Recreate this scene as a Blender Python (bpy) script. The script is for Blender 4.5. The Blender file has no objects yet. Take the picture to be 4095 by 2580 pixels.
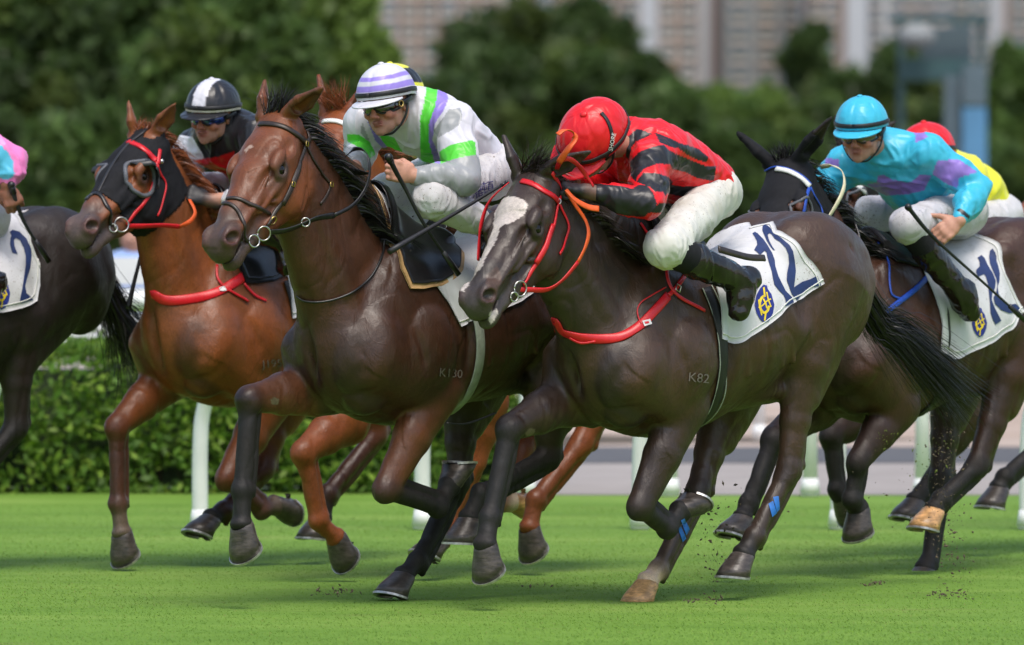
import bpy, bmesh, math, random
import numpy as np
import openvdb as vdb
from mathutils import Vector, Matrix
from mathutils.bvhtree import BVHTree
from mathutils.geometry import tessellate_polygon

random.seed(7); np.random.seed(7)
S = bpy.context.scene
COL = S.collection

# ------------------------------------------------------------------ camera
F = 29850.0                       # focal length in photograph pixels (4095 wide)
CAMZ = 1.6
PITCH = math.atan(468.0 / F)
cam_d = bpy.data.cameras.new('camera'); cam = bpy.data.objects.new('camera', cam_d); COL.objects.link(cam)
cam.location = (0, 0, CAMZ); cam.rotation_euler = (math.pi / 2 - PITCH, 0, 0)
cam_d.sensor_width = 36; cam_d.lens = F / 4095 * 36
cam_d.clip_start = 0.5; cam_d.clip_end = 6000
cam_d.dof.use_dof = True; cam_d.dof.focus_distance = 30.0; cam_d.dof.aperture_fstop = 3.6
S.camera = cam

# ------------------------------------------------------------------ sky and sun
SUN_EL, SUN_AZ = math.radians(63), math.radians(165)     # azimuth clockwise from +Y
w = bpy.data.worlds.new('World'); S.world = w; w.use_nodes = True
nt = w.node_tree
sky = nt.nodes.new('ShaderNodeTexSky'); sky.sky_type = 'NISHITA'; sky.sun_disc = False
sky.sun_elevation = SUN_EL; sky.sun_rotation = SUN_AZ; sky.air_density = 1.2; sky.dust_density = 3.0
nt.links.new(sky.outputs[0], nt.nodes['Background'].inputs[0])
nt.nodes['Background'].inputs[1].default_value = 0.15
sl = bpy.data.lights.new('sun', 'SUN'); sl.energy = 1.6; sl.angle = math.radians(24.0); sl.color = (1, 0.95, 0.88)
so = bpy.data.objects.new('sun', sl); COL.objects.link(so)
sd = Vector((math.sin(SUN_AZ) * math.cos(SUN_EL), math.cos(SUN_AZ) * math.cos(SUN_EL), math.sin(SUN_EL)))
so.rotation_euler = sd.to_track_quat('Z', 'Y').to_euler(); so.location = (0, 20, 30)
S.view_settings.view_transform = 'Standard'; S.view_settings.look = 'None'
S.view_settings.exposure = 0.46; S.view_settings.gamma = 1.0; S.view_settings.use_curve_mapping = False

# ------------------------------------------------------------------ photograph pixels to rays
CP, SP = math.cos(PITCH), math.sin(PITCH)
ZM = {'F': (0, 0, 1), 'D': (0, 0, 0.588), '1': (0, 200, 1.379), '2': (0, 1200, 1.264), '3': (800, 200, 1.379), '4': (1100, 1200, 1.167),
      '5': (1800, 400, 1.379), '6': (1800, 1400, 1.379), '7': (2900, 300, 1.264), '8': (2800, 1300, 1.264), '9': (3300, 500, 3.029),
      'a': (2160, 420, 3.01), 'b': (1360, 200, 2.167), 'c': (2850, 780, 2.446), 'd': (2550, 880, 3.033), 'g': (3600, 900, 2.758), 'h': (0, 600, 2.1675)}
def Z(k, x, y):
    o = ZM[k]; return (o[0] + x / o[2], o[1] + y / o[2])
def ray(px, py):
    a, b = (px - 2047.5) / F, (1290 - py) / F
    return np.array([a, CP + b * SP, -SP + b * CP])       # unit depth along Y approx
ORG = np.array([0, 0, CAMZ])
def at(px, py, y):
    r = ray(px, py); return ORG + r * (y / r[1])
def proj(P):
    P = np.asarray(P, float) - ORG
    d = P[..., 1] * CP - P[..., 2] * SP
    u = P[..., 1] * SP + P[..., 2] * CP
    return np.stack([2047.5 + F * P[..., 0] / d, 1290 - F * u / d], -1)
def nrm(v):
    v = np.asarray(v, float); return v / (np.linalg.norm(v) + 1e-12)

# ------------------------------------------------------------------ noise
def vnoise(P, s=1.0, seed=0):
    P = np.asarray(P, np.float64) * s + seed * 17.3
    i = np.floor(P).astype(np.int64); f = P - i; f = f * f * (3 - 2 * f)
    def h(a, b, c):
        n = (a * 73856093) ^ (b * 19349663) ^ (c * 83492791)
        n = (n ^ (n >> 13)) * 1274126177 & 0x7fffffff
        return (n % 10007) / 10007.0
    r = 0
    for dx in (0, 1):
        for dy in (0, 1):
            for dz in (0, 1):
                wgt = (f[:, 0] if dx else 1 - f[:, 0]) * (f[:, 1] if dy else 1 - f[:, 1]) * (f[:, 2] if dz else 1 - f[:, 2])
                r = r + wgt * h(i[:, 0] + dx, i[:, 1] + dy, i[:, 2] + dz)
    return r * 2 - 1

# ------------------------------------------------------------------ object helpers
def empty(name, loc, label=None, cat=None, group=None):
    o = bpy.data.objects.new(name, None); COL.objects.link(o); o.location = [float(c) for c in loc]
    o.empty_display_size = 0.1
    if label: o['label'] = label
    if cat: o['category'] = cat
    if group: o['group'] = group
    return o
def tag(o, label=None, cat=None, group=None, kind=None):
    if label: o['label'] = label
    if cat: o['category'] = cat
    if group: o['group'] = group
    if kind: o['kind'] = kind
    return o
ORIG = {}
def worg(p):
    o = np.zeros(3)
    while p is not None:
        o += np.array(p.location); p = p.parent
    return o
def mk(name, V, Fc, mat, parent=None, smooth=True, col=None, loc=None, uv=None):
    """V world vertices; parent chain is translation only"""
    V = np.asarray(V, np.float64)
    me = bpy.data.meshes.new(name)
    off = worg(parent) if parent else np.zeros(3)
    if loc is not None: loc = np.asarray(loc, float)
    base = loc if loc is not None else (off if parent else np.zeros(3))
    VV = V - base
    if isinstance(Fc, np.ndarray):
        n, k = Fc.shape
        me.vertices.add(len(VV)); me.vertices.foreach_set('co', VV.astype(np.float32).ravel())
        me.loops.add(n * k); me.loops.foreach_set('vertex_index', Fc.astype(np.int32).ravel())
        me.polygons.add(n); me.polygons.foreach_set('loop_start', np.arange(0, n * k, k, dtype=np.int32))
        me.update(calc_edges=True)
    else:
        me.from_pydata([tuple(v) for v in VV], [], Fc)
    if smooth: me.polygons.foreach_set('use_smooth', np.ones(len(me.polygons), bool))
    if col is not None:
        a = me.color_attributes.new('Col', 'FLOAT_COLOR', 'POINT')
        c = np.ones((len(VV), 4), np.float32); c[:, :3] = col
        a.data.foreach_set('color', c.ravel())
    me.validate(); me.update()
    if mat:
        for m in (mat if isinstance(mat, (list, tuple)) else [mat]): me.materials.append(m)
    o = bpy.data.objects.new(name, me); COL.objects.link(o)
    if parent: o.parent = parent; o.location = base - off
    else: o.location = base
    return o

# ------------------------------------------------------------------ signed distance sculpting
class Sculpt:
    """list of soft capsule / ellipsoid strokes, blended; lives in the coordinates its points are given in"""
    def __init__(s): s.p = []
    def add(s, a, b, ra, rb=None, side=(0, 1, 0), k=0.02, c=None, sub=False, cap=None):
        a = np.asarray(a, float); b = np.asarray(b, float)
        ra = (ra, ra) if np.isscalar(ra) else ra
        rb = ra if rb is None else ((rb, rb) if np.isscalar(rb) else rb)
        ax = b - a; L = np.linalg.norm(ax)
        side = nrm(side)
        if L < 1e-6: ax = np.array([1., 0, 0]) if abs(side[0]) < .9 else np.array([0, 0, 1.]); L = 0
        ax = nrm(ax); sd_ = side - ax * np.dot(side, ax)
        if np.linalg.norm(sd_) < .05: sd_ = np.cross(ax, (0, 0, 1)) if abs(ax[2]) < .9 else np.cross(ax, (0, 1, 0))
        sd_ = nrm(sd_); up = np.cross(ax, sd_)
        s.p.append(dict(a=a, ax=ax, L=L, sd=sd_, up=up, ra=np.array(ra[:2], float), rb=np.array(rb[:2], float), cap=cap, k=k, c=c, sub=sub))
        return s
    def ell(s, c0, r, axis=(1, 0, 0), side=(0, 1, 0), k=0.02, c=None, sub=False):
        """ellipsoid with radii r = (along axis, along side, along up)"""
        axis = nrm(axis); c0 = np.asarray(c0, float)
        s.add(c0, c0 + axis * 1e-5, (r[1], r[2]), (r[1], r[2]), side=side, k=k, c=c, sub=sub, cap=r[0]); return s
    def chain(s, pts, rad, side=(0, 1, 0), k=0.015, c=None, sub=False):
        for i in range(len(pts) - 1): s.add(pts[i], pts[i + 1], rad[i], rad[i + 1], side, k, c, sub)
        return s
    @staticmethod
    def dist(q, P):
        d = P - q['a'].astype(P.dtype); t = d @ q['ax'].astype(P.dtype); L = q['L']
        if L > 1e-4:
            tc = np.clip(t, 0, L); f = tc / L
            ru = q['ra'][0] + (q['rb'][0] - q['ra'][0]) * f; rv = q['ra'][1] + (q['rb'][1] - q['ra'][1]) * f
            e = t - tc
        else:
            ru = q['ra'][0]; rv = q['ra'][1]; e = t
        re = q['cap'] if q['cap'] else np.minimum(ru, rv)
        u = d @ q['sd'].astype(P.dtype); v = d @ q['up'].astype(P.dtype)
        a_, b_, c_ = u / ru, v / rv, e / re
        k0 = np.sqrt(a_ * a_ + b_ * b_ + c_ * c_) + 1e-6
        k1 = np.sqrt((a_ / ru) ** 2 + (b_ / rv) ** 2 + (c_ / re) ** 2) + 1e-4
        return k0 * (k0 - 1) / k1
    def bounds(s, q, m):
        b = q['a'] + q['ax'] * q['L']; r = max(q['ra'].max(), q['rb'].max(), q['cap'] or 0) + m
        return np.minimum(q['a'], b) - r, np.maximum(q['a'], b) + r
    def mesh(s, h, disp=None):
        lo = np.min([s.bounds(q, 0)[0] for q in s.p if not q['sub']], 0) - 4 * h
        hi = np.max([s.bounds(q, 0)[1] for q in s.p if not q['sub']], 0) + 4 * h
        n = np.ceil((hi - lo) / h).astype(int) + 1
        G = np.full(n, 0.06, np.float32)
        ax = [lo[i] + h * np.arange(n[i]) for i in range(3)]
        for q in s.p:
            l, u = s.bounds(q, q['k'] + 3.5 * h)
            i0 = np.clip(np.floor((l - lo) / h).astype(int), 0, n); i1 = np.clip(np.ceil((u - lo) / h).astype(int) + 1, 0, n)
            if np.any(i1 <= i0): continue
            sl_ = tuple(slice(i0[i], i1[i]) for i in range(3))
            X = np.stack(np.meshgrid(ax[0][sl_[0]], ax[1][sl_[1]], ax[2][sl_[2]], indexing='ij'), -1).astype(np.float32)
            d = s.dist(q, X.reshape(-1, 3)).reshape(X.shape[:3]).astype(np.float32)
            g = G[sl_]; k = q['k']
            if q['sub']:
                d = -d; hh = np.clip(0.5 - 0.5 * (g - d) / k, 0, 1)
                G[sl_] = g + (d - g) * hh + k * hh * (1 - hh)
            else:
                hh = np.clip(0.5 + 0.5 * (g - d) / k, 0, 1)
                G[sl_] = g + (d - g) * hh - k * hh * (1 - hh)
        gr = vdb.FloatGrid(0.06); gr.copyFromArray(np.clip(G, -0.06, 0.06))
        V, Q = gr.convertToQuads(isovalue=0.0)
        V = np.asarray(V, np.float64) * h + lo; Q = np.asarray(Q, np.int64)
        # outward orientation check
        a, b, c = V[Q[:, 0]], V[Q[:, 1]], V[Q[:, 2]]
        vol = np.einsum('ij,ij->i', a - V.mean(0), np.cross(b - V.mean(0), c - V.mean(0))).sum()
        if vol < 0: Q = Q[:, ::-1]
        if disp is not None:
            V = V + vnormals(V, Q) * disp(V)[:, None]
        return V, Q.copy()
    def colours(s, V, base, sharp=0.008):
        base = np.array(base, float)
        W = np.full(len(V), 1e-9); C = np.zeros((len(V), 3)); D = np.full(len(V), 1.0)
        ds = []
        for q in s.p:
            if q['sub'] and q['c'] is None: continue
            l, u = s.bounds(q, 0.03)
            m = np.nonzero(np.all((V > l) & (V < u), 1))[0]
            if len(m) == 0: continue
            d = s.dist(q, V[m]); 
            if q['sub']: d = d - 0.006
            cc = base if q['c'] is None else np.array(q['c'], float)
            wgt = np.exp(-np.clip(d, -0.03 if not q['sub'] else -.01, 0.1) / sharp)
            W[m] += wgt; C[m] += wgt[:, None] * cc
        return C / W[:, None]
def vnormals(V, Q):
    n = np.cross(V[Q[:, 2]] - V[Q[:, 0]], V[Q[:, -1]] - V[Q[:, 1]])
    N = np.zeros_like(V)
    for j in range(Q.shape[1]): np.add.at(N, Q[:, j], n)
    return N / (np.linalg.norm(N, axis=1)[:, None] + 1e-12)
def inpoly(P, poly):
    P = np.asarray(P); poly = np.asarray(poly, float); x, y = P[:, 0], P[:, 1]
    r = np.zeros(len(P), bool); j = len(poly) - 1
    for i in range(len(poly)):
        xi, yi = poly[i]; xj, yj = poly[j]
        c = ((yi > y) != (yj > y)) & (x < (xj - xi) * (y - yi) / ((yj - yi) or 1e-9) + xi)
        r ^= c; j = i
    return r
def bvh(V, Q):
    return BVHTree.FromPolygons([tuple(v) for v in V.tolist()], Q.tolist())

# ------------------------------------------------------------------ sweeps
def crom(P, n=8):
    P = np.asarray(P, float)
    if len(P) < 3: return np.array([P[0] + (P[-1] - P[0]) * t for t in np.linspace(0, 1, n + 1)])
    E = np.vstack([2 * P[0] - P[1], P, 2 * P[-1] - P[-2]]); out = []
    for i in range(1, len(E) - 2):
        for t in np.arange(n) / n:
            a, b, c, d = E[i - 1], E[i], E[i + 1], E[i + 2]
            out.append(.5 * (2 * b + (c - a) * t + (2 * a - 5 * b + 4 * c - d) * t * t + (3 * b - a - 3 * c + d) * t ** 3))
    out.append(P[-1]); return np.array(out)
def tube(P, r, n=8, caps=True):
    P = np.asarray(P, float); m = len(P); r = np.full(m, r) if np.isscalar(r) else np.interp(np.linspace(0, 1, m), np.linspace(0, 1, len(r)), r)
    T = np.gradient(P, axis=0); T /= np.linalg.norm(T, axis=1)[:, None] + 1e-12
    u = np.cross(T[0], (0, 0, 1)); u = nrm(u if np.linalg.norm(u) > .1 else np.cross(T[0], (0, 1, 0)))
    V = []
    for i in range(m):
        u = nrm(u - T[i] * np.dot(u, T[i])); v = np.cross(T[i], u)
        for j in range(n):
            a = 2 * math.pi * j / n; V.append(P[i] + r[i] * (math.cos(a) * u + math.sin(a) * v))
    Fc = [(i * n + j, i * n + (j + 1) % n, (i + 1) * n + (j + 1) % n, (i + 1) * n + j) for i in range(m - 1) for j in range(n)]
    if caps: Fc += [tuple(range(n))[::-1], tuple(range((m - 1) * n, m * n))]
    return V, Fc
def ribbon(P, N, wd, th=0.003):
    """flat strap: centre line P, surface normals N"""
    P = np.asarray(P, float); m = len(P); N = np.asarray(N, float)
    if N.ndim == 1: N = np.tile(N, (m, 1))
    wd = np.full(m, wd) if np.isscalar(wd) else np.interp(np.linspace(0, 1, m), np.linspace(0, 1, len(wd)), wd)
    T = np.gradient(P, axis=0); V = []
    for i in range(m):
        t = nrm(T[i]); n = nrm(N[i] - t * np.dot(N[i], t)); s = np.cross(t, n); h = wd[i] / 2
        for a, b in ((-1, -.3), (-.8, 1), (0, 1.25), (.8, 1), (1, -.3), (0, -.6)): V.append(P[i] + s * h * a + n * th * b)
    k = 6
    Fc = [(i * k + j, (i + 1) * k + j, (i + 1) * k + (j + 1) % k, i * k + (j + 1) % k) for i in range(m - 1) for j in range(k)]
    Fc += [tuple(range(k)), tuple(range((m - 1) * k, m * k))[::-1]]
    return V, Fc
def torus(c, n, R, r, a0=0, a1=2 * math.pi, seg=20, sx=1.0, up=None):
    n = nrm(n); u = np.cross(n, (0, 0, 1)) if up is None else np.asarray(up, float)
    u = nrm(u - n * np.dot(u, n)); v = np.cross(n, u)
    A = np.linspace(a0, a1, seg + 1)
    P = [np.asarray(c) + R * (math.cos(a) * u * sx + math.sin(a) * v) for a in A]
    return tube(P, r, 6, caps=True)
def join(parts):
    V, Fc = [], []
    for v, f in parts:
        o = len(V); V += list(v); Fc += [tuple(i + o for i in q) for q in f]
    return V, Fc
def uvsphere(c, r, ax=None, n=12, m=8):
    c = np.asarray(c, float); r = np.array([r] * 3 if np.isscalar(r) else r, float)
    M = np.eye(3) if ax is None else np.array(ax)
    V = [c + M.T @ (r * np.array([0, 0, 1]))]
    for i in range(1, m):
        t = math.pi * i / m
        for j in range(n):
            a = 2 * math.pi * j / n; V.append(c + M.T @ (r * np.array([math.sin(t) * math.cos(a), math.sin(t) * math.sin(a), math.cos(t)])))
    V.append(c + M.T @ (r * np.array([0, 0, -1])))
    Fc = [(0, 1 + j, 1 + (j + 1) % n) for j in range(n)]
    for i in range(m - 2):
        for j in range(n): a = 1 + i * n; Fc.append((a + j, a + n + j, a + n + (j + 1) % n, a + (j + 1) % n))
    a = 1 + (m - 2) * n; Fc += [(a + j, len(V) - 1, a + (j + 1) % n) for j in range(n)]
    return V, Fc
# ------------------------------------------------------------------ materials
def mat(name, col=(.5, .5, .5), rough=.6, spec=.5, metal=0, coat=0, sheen=0):
    m = bpy.data.materials.new(name); m.use_nodes = True; b = m.node_tree.nodes['Principled BSDF']
    b.inputs['Base Color'].default_value = (*col, 1); b.inputs['Roughness'].default_value = rough
    b.inputs['Specular IOR Level'].default_value = spec; b.inputs['Metallic'].default_value = metal
    b.inputs['Coat Weight'].default_value = coat; b.inputs['Sheen Weight'].default_value = sheen
    return m
def nodes(m): return m.node_tree.nodes, m.node_tree.links, m.node_tree.nodes['Principled BSDF']
def noise_node(N, L, scale, detail=3, rough=.55, vec=None, dist=0):
    n = N.new('ShaderNodeTexNoise'); n.inputs['Scale'].default_value = scale; n.inputs['Detail'].default_value = detail
    n.inputs['Roughness'].default_value = rough; n.inputs['Distortion'].default_value = dist
    if vec is not None: L.new(vec, n.inputs['Vector'])
    return n
def ramp(N, L, src, stops):
    r = N.new('ShaderNodeValToRGB'); L.new(src, r.inputs[0]); e = r.color_ramp.elements
    while len(e) < len(stops): e.new(0.5)
    for i, (p, c) in enumerate(stops): e[i].position = p; e[i].color = (*c, 1) if len(c) == 3 else c
    return r
def coords(N, L, scale=(1, 1, 1)):
    t = N.new('ShaderNodeTexCoord'); mp = N.new('ShaderNodeMapping'); mp.inputs['Scale'].default_value = scale
    L.new(t.outputs['Object'], mp.inputs['Vector']); return mp.outputs[0]
def bump(N, L, b, src, strength, dist=.01, prev=None):
    u = N.new('ShaderNodeBump'); u.inputs['Strength'].default_value = strength; u.inputs['Distance'].default_value = dist
    L.new(src, u.inputs['Height'])
    if prev is not None: L.new(prev.outputs[0], u.inputs['Normal'])
    L.new(u.outputs[0], b.inputs['Normal']); return u
def mixmul(N, L, a, b, fac=1.0, mode='MULTIPLY'):
    x = N.new('ShaderNodeMix'); x.data_type = 'RGBA'; x.blend_type = mode; x.inputs[0].default_value = fac
    L.new(a, x.inputs[6]); L.new(b, x.inputs[7]); return x.outputs[2]
def varied(name, col, rough=.6, scale=20, amt=.25, bscale=None, bstr=.2, bdist=.004, **kw):
    m = mat(name, col, rough, **kw); N, L, b = nodes(m); v = coords(N, L)
    n = noise_node(N, L, scale, 4, vec=v)
    r = ramp(N, L, n.outputs[0], [(.3, tuple(c * (1 - amt) for c in col)), (.7, tuple(min(1, c * (1 + amt)) for c in col))])
    L.new(r.outputs[0], b.inputs['Base Color'])
    if bscale: n2 = noise_node(N, L, bscale, 3, vec=v); bump(N, L, b, n2.outputs[0], bstr, bdist)
    return m
def coat_mat(name, rough=.36, spec=.45):
    """short horse hair: colour from the coat map, mottling, veins, sweat marks, tiny hair relief"""
    m = mat(name, rough=rough, spec=spec); N, L, b = nodes(m)
    a = N.new('ShaderNodeVertexColor'); a.layer_name = 'Col'
    v = coords(N, L); n = noise_node(N, L, 5, 5, .6, v, .4)
    r = ramp(N, L, n.outputs[0], [(.3, (.70, .70, .70)), (.7, (1.28, 1.22, 1.16))])
    v2 = coords(N, L, (90, 330, 55)); n2 = noise_node(N, L, 1.5, 4, .7, v2)
    r2 = ramp(N, L, n2.outputs[0], [(.3, (.70, .70, .70)), (.7, (1.26, 1.25, 1.24))])
    c = mixmul(N, L, a.outputs[0], r.outputs[0]); c = mixmul(N, L, c, r2.outputs[0]); L.new(c, b.inputs['Base Color'])
    n3 = noise_node(N, L, 14, 5, .65, v)
    rr = ramp(N, L, n3.outputs[0], [(.3, (rough - .07,) * 3), (.7, (rough + .22,) * 3)])
    bw = N.new('ShaderNodeRGBToBW'); L.new(a.outputs[0], bw.inputs[0]); rl = ramp(N, L, bw.outputs[0], [(.010, (.26, .26, .26)), (.020, (0, 0, 0))])      # black legs carry coarser, duller hair
    L.new(mixmul(N, L, rr.outputs[0], rl.outputs[0], 1, 'ADD'), b.inputs['Roughness'])
    u = bump(N, L, b, n2.outputs[0], .35, .0018)
    vs = coords(N, L, (1, 1, .55)); n4 = noise_node(N, L, 13, 4, .55, vs, .8); u = bump(N, L, b, n4.outputs[0], .42, .014, u)
    n5 = noise_node(N, L, 7.5, 3, .5, vs, 1.2)        # veins and folds: thin raised lines where a noise field crosses its middle
    s1 = N.new('ShaderNodeMath'); s1.operation = 'SUBTRACT'; L.new(n5.outputs[0], s1.inputs[0]); s1.inputs[1].default_value = .5
    s2 = N.new('ShaderNodeMath'); s2.operation = 'ABSOLUTE'; L.new(s1.outputs[0], s2.inputs[0])
    rv = ramp(N, L, s2.outputs[0], [(0, (1, 1, 1)), (.022, (0, 0, 0))]); rv.color_ramp.interpolation = 'EASE'
    bump(N, L, b, rv.outputs[0], .16, .003, u)
    return m
def cloth_mat(name, rough=.35, sheen=.3, wr=.6, spec=.5, dirt=0.0, wscale=13):
    """satin or cotton whose colour comes from the cloth pattern; creases as relief; optional mud splashes"""
    m = mat(name, rough=rough, spec=spec, sheen=sheen); N, L, b = nodes(m)
    a = N.new('ShaderNodeVertexColor'); a.layer_name = 'Col'; c = a.outputs[0]
    v = coords(N, L)
    if dirt > 0:
        n = noise_node(N, L, 130, 2, .6, v); n0 = noise_node(N, L, 4, 2, .5, v)
        md = N.new('ShaderNodeMath'); md.operation = 'MULTIPLY_ADD'; L.new(n0.outputs[0], md.inputs[0]); md.inputs[1].default_value = .35; L.new(n.outputs[0], md.inputs[2])
        r = ramp(N, L, md.outputs[0], [(.90 - dirt * .06, (1, 1, 1)), (.94 - dirt * .06, (.28, .22, .15))])
        c = mixmul(N, L, c, r.outputs[0])
        n5 = noise_node(N, L, 7, 4, .6, v); r5 = ramp(N, L, n5.outputs[0], [(.4, (1, 1, 1)), (.75, (.80, .76, .68))]); c = mixmul(N, L, c, r5.outputs[0], min(1, dirt))
    L.new(c, b.inputs['Base Color'])
    mp = coords(N, L, (1, 1.6, .55)); w1 = noise_node(N, L, wscale, 2, .4, mp, 1.1)
    w2 = N.new('ShaderNodeTexWave'); w2.inputs['Scale'].default_value = 5; w2.inputs['Distortion'].default_value = 9; w2.inputs['Detail'].default_value = 2; w2.inputs['Detail Scale'].default_value = 1.5
    L.new(v, w2.inputs['Vector'])
    u = bump(N, L, b, w1.outputs[0], wr, .03); u2 = bump(N, L, b, w2.outputs['Fac'], wr * .35, .010, u)
    n6 = noise_node(N, L, 700, 1, .5, v); bump(N, L, b, n6.outputs[0], .08, .001, u2)
    return m
M = {}
M['coat'] = coat_mat('horse_coat', .37, .42); M['coat_dark'] = coat_mat('dark_horse_coat', .34, .46)
M['eye'] = mat('horse_eye', (.006, .004, .003), .08, .4)
M['silk'] = cloth_mat('racing_silk', .36, 0, .40, spec=.4, wscale=9)
M['cap_silk'] = cloth_mat('cap_silk', .33, 0, .34, spec=.4, wscale=12)
M['white_breeches'] = cloth_mat('breeches_cloth', .6, 0, .45, .3, dirt=.78, wscale=9)
M['number_cloth'] = cloth_mat('number_cloth_cotton', .75, .2, .35, .2, dirt=.35, wscale=7)
M['cotton'] = cloth_mat('plain_cotton', .8, .2, .3, .2)
M['black_leather'] = varied('black_leather', (.012, .012, .013), .32, 40, .3, 90, .25, .002)
M['boot'] = varied('boot_leather', (.012, .010, .009), .13, 12, .7, 14, .5, .010, spec=.6)
M['brown_leather'] = varied('brown_leather', (.03, .02, .015), .4, 40, .3, 90, .3, .002)
M['strap_black'] = varied('black_webbing', (.012, .012, .014), .5, 60, .3, 200, .3, .001)
M['strap_red'] = varied('red_strap', (.62, .012, .02), .35, 60, .12, 200, .25, .001)
M['strap_orange'] = varied('orange_rubber_rein', (.75, .10, .012), .5, 60, .12, 300, .4, .001)
M['strap_white'] = varied('white_strap', (.72, .72, .68), .45, 60, .1, 200, .2, .001)
M['strap_cream'] = varied('cream_strap', (.72, .66, .45), .5, 60, .1, 200, .2, .001)
M['strap_blue'] = varied('blue_strap', (.015, .07, .42), .45, 60, .15, 200, .2, .001)
M['strap_grey'] = varied('grey_girth_webbing', (.30, .33, .28), .7, 30, .2, 260, .5, .002)
M['tan_leather'] = varied('tan_leather', (.45, .28, .12), .5, 30, .15, 120, .3, .001)
M['steel'] = varied('worn_steel', (.55, .54, .52), .28, 30, .2, 60, .2, .001, metal=1)
M['shoe'] = varied('aluminium_racing_plate', (.42, .41, .40), .36, 30, .45, 60, .3, .001, metal=.7)
M['brass'] = varied('brass_buckle', (.6, .42, .15), .3, 30, .2, metal=1)
def hoof_mat(name, col):
    m = mat(name, col, .34, .5); N, L, b = nodes(m); v = coords(N, L, (30, 30, 90)); n = noise_node(N, L, 1, 4, .65, v); v2 = coords(N, L); n2 = noise_node(N, L, 16, 4, .6, v2)
    r = ramp(N, L, n.outputs[0], [(.3, tuple(c * .55 for c in col)), (.7, tuple(c * 1.5 for c in col))]); r2 = ramp(N, L, n2.outputs[0], [(.35, (.6, .58, .55)), (.6, (1.15, 1.1, 1.05)), (.8, (1.6, 1.5, 1.4))])
    L.new(mixmul(N, L, r.outputs[0], r2.outputs[0]), b.inputs['Base Color']); bump(N, L, b, n.outputs[0], .5, .004); return m
M['hoof'] = hoof_mat('hoof_horn', (.060, .050, .046)); M['hoof_tan'] = hoof_mat('tan_hoof_horn', (.50, .29, .13))
M['hair_black'] = varied('black_horse_hair', (.010, .009, .009), .38, 60, .5)
M['hair_chest'] = varied('chestnut_horse_hair', (.20, .055, .015), .42, 60, .5)
M['hair_dark'] = varied('dark_brown_horse_hair', (.018, .011, .008), .4, 60, .5)
M['hood'] = varied('black_hood_fabric', (.013, .013, .015), .8, 50, .2, 350, .3, .001, spec=.2)
M['cup'] = varied('rubber_eye_cup', (.022, .023, .026), .4, 50, .2)
M['hoodtrim'] = varied('grey_hood_piping', (.10, .105, .12), .6, 50, .2)
M['skin'] = mat('skin', (.5, .27, .2), .5, .4)
N_, L_, b_ = nodes(M['skin']); a_ = N_.new('ShaderNodeVertexColor'); a_.layer_name = 'Col'
v_ = coords(N_, L_); n_ = noise_node(N_, L_, 45, 4, .6, v_); r_ = ramp(N_, L_, n_.outputs[0], [(.3, (.85, .82, .80)), (.7, (1.1, 1.08, 1.06))])
L_.new(mixmul(N_, L_, a_.outputs[0], r_.outputs[0]), b_.inputs['Base Color']); b_.inputs['Subsurface Weight'].default_value = .08; b_.inputs['Subsurface Radius'].default_value = (.01, .004, .002)
bump(N_, L_, b_, noise_node(N_, L_, 260, 2, .6, v_).outputs[0], .15, .001)
M['lens'] = mat('goggle_lens', (.012, .012, .014), .05, .8, coat=1)
M['lens_blue'] = mat('blue_mirror_lens', (.02, .06, .35), .08, .8, metal=.7, coat=1)
M['lens_clear'] = mat('brown_clear_lens', (.10, .06, .045), .05, .7, coat=1)
M['navy'] = varied('navy_print', (.012, .03, .12), .7, 30, .15, 200, .2, .001)
M['badge_blue'] = varied('badge_blue', (.012, .025, .22), .7, 30, .2, 200, .3, .001)
M['badge_gold'] = varied('badge_gold_thread', (.75, .55, .02), .6, 60, .2, 300, .5, .001)
M['band_blue'] = varied('blue_tape', (.02, .16, .55), .6, 60, .15)
M['white_tag'] = mat('white_woven_tag', (.7, .68, .68), .6)
M['whiteprint'] = mat('white_lettering', (.8, .8, .8), .6)
M['brand'] = mat('pale_branded_hair', (.17, .14, .125), .7, .2)
M['purple_print'] = mat('dark_purple_lettering', (.06, .05, .20), .7)
M['gear_cyan'] = mat('cyan_lettering', (.03, .35, .55), .6)
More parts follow.
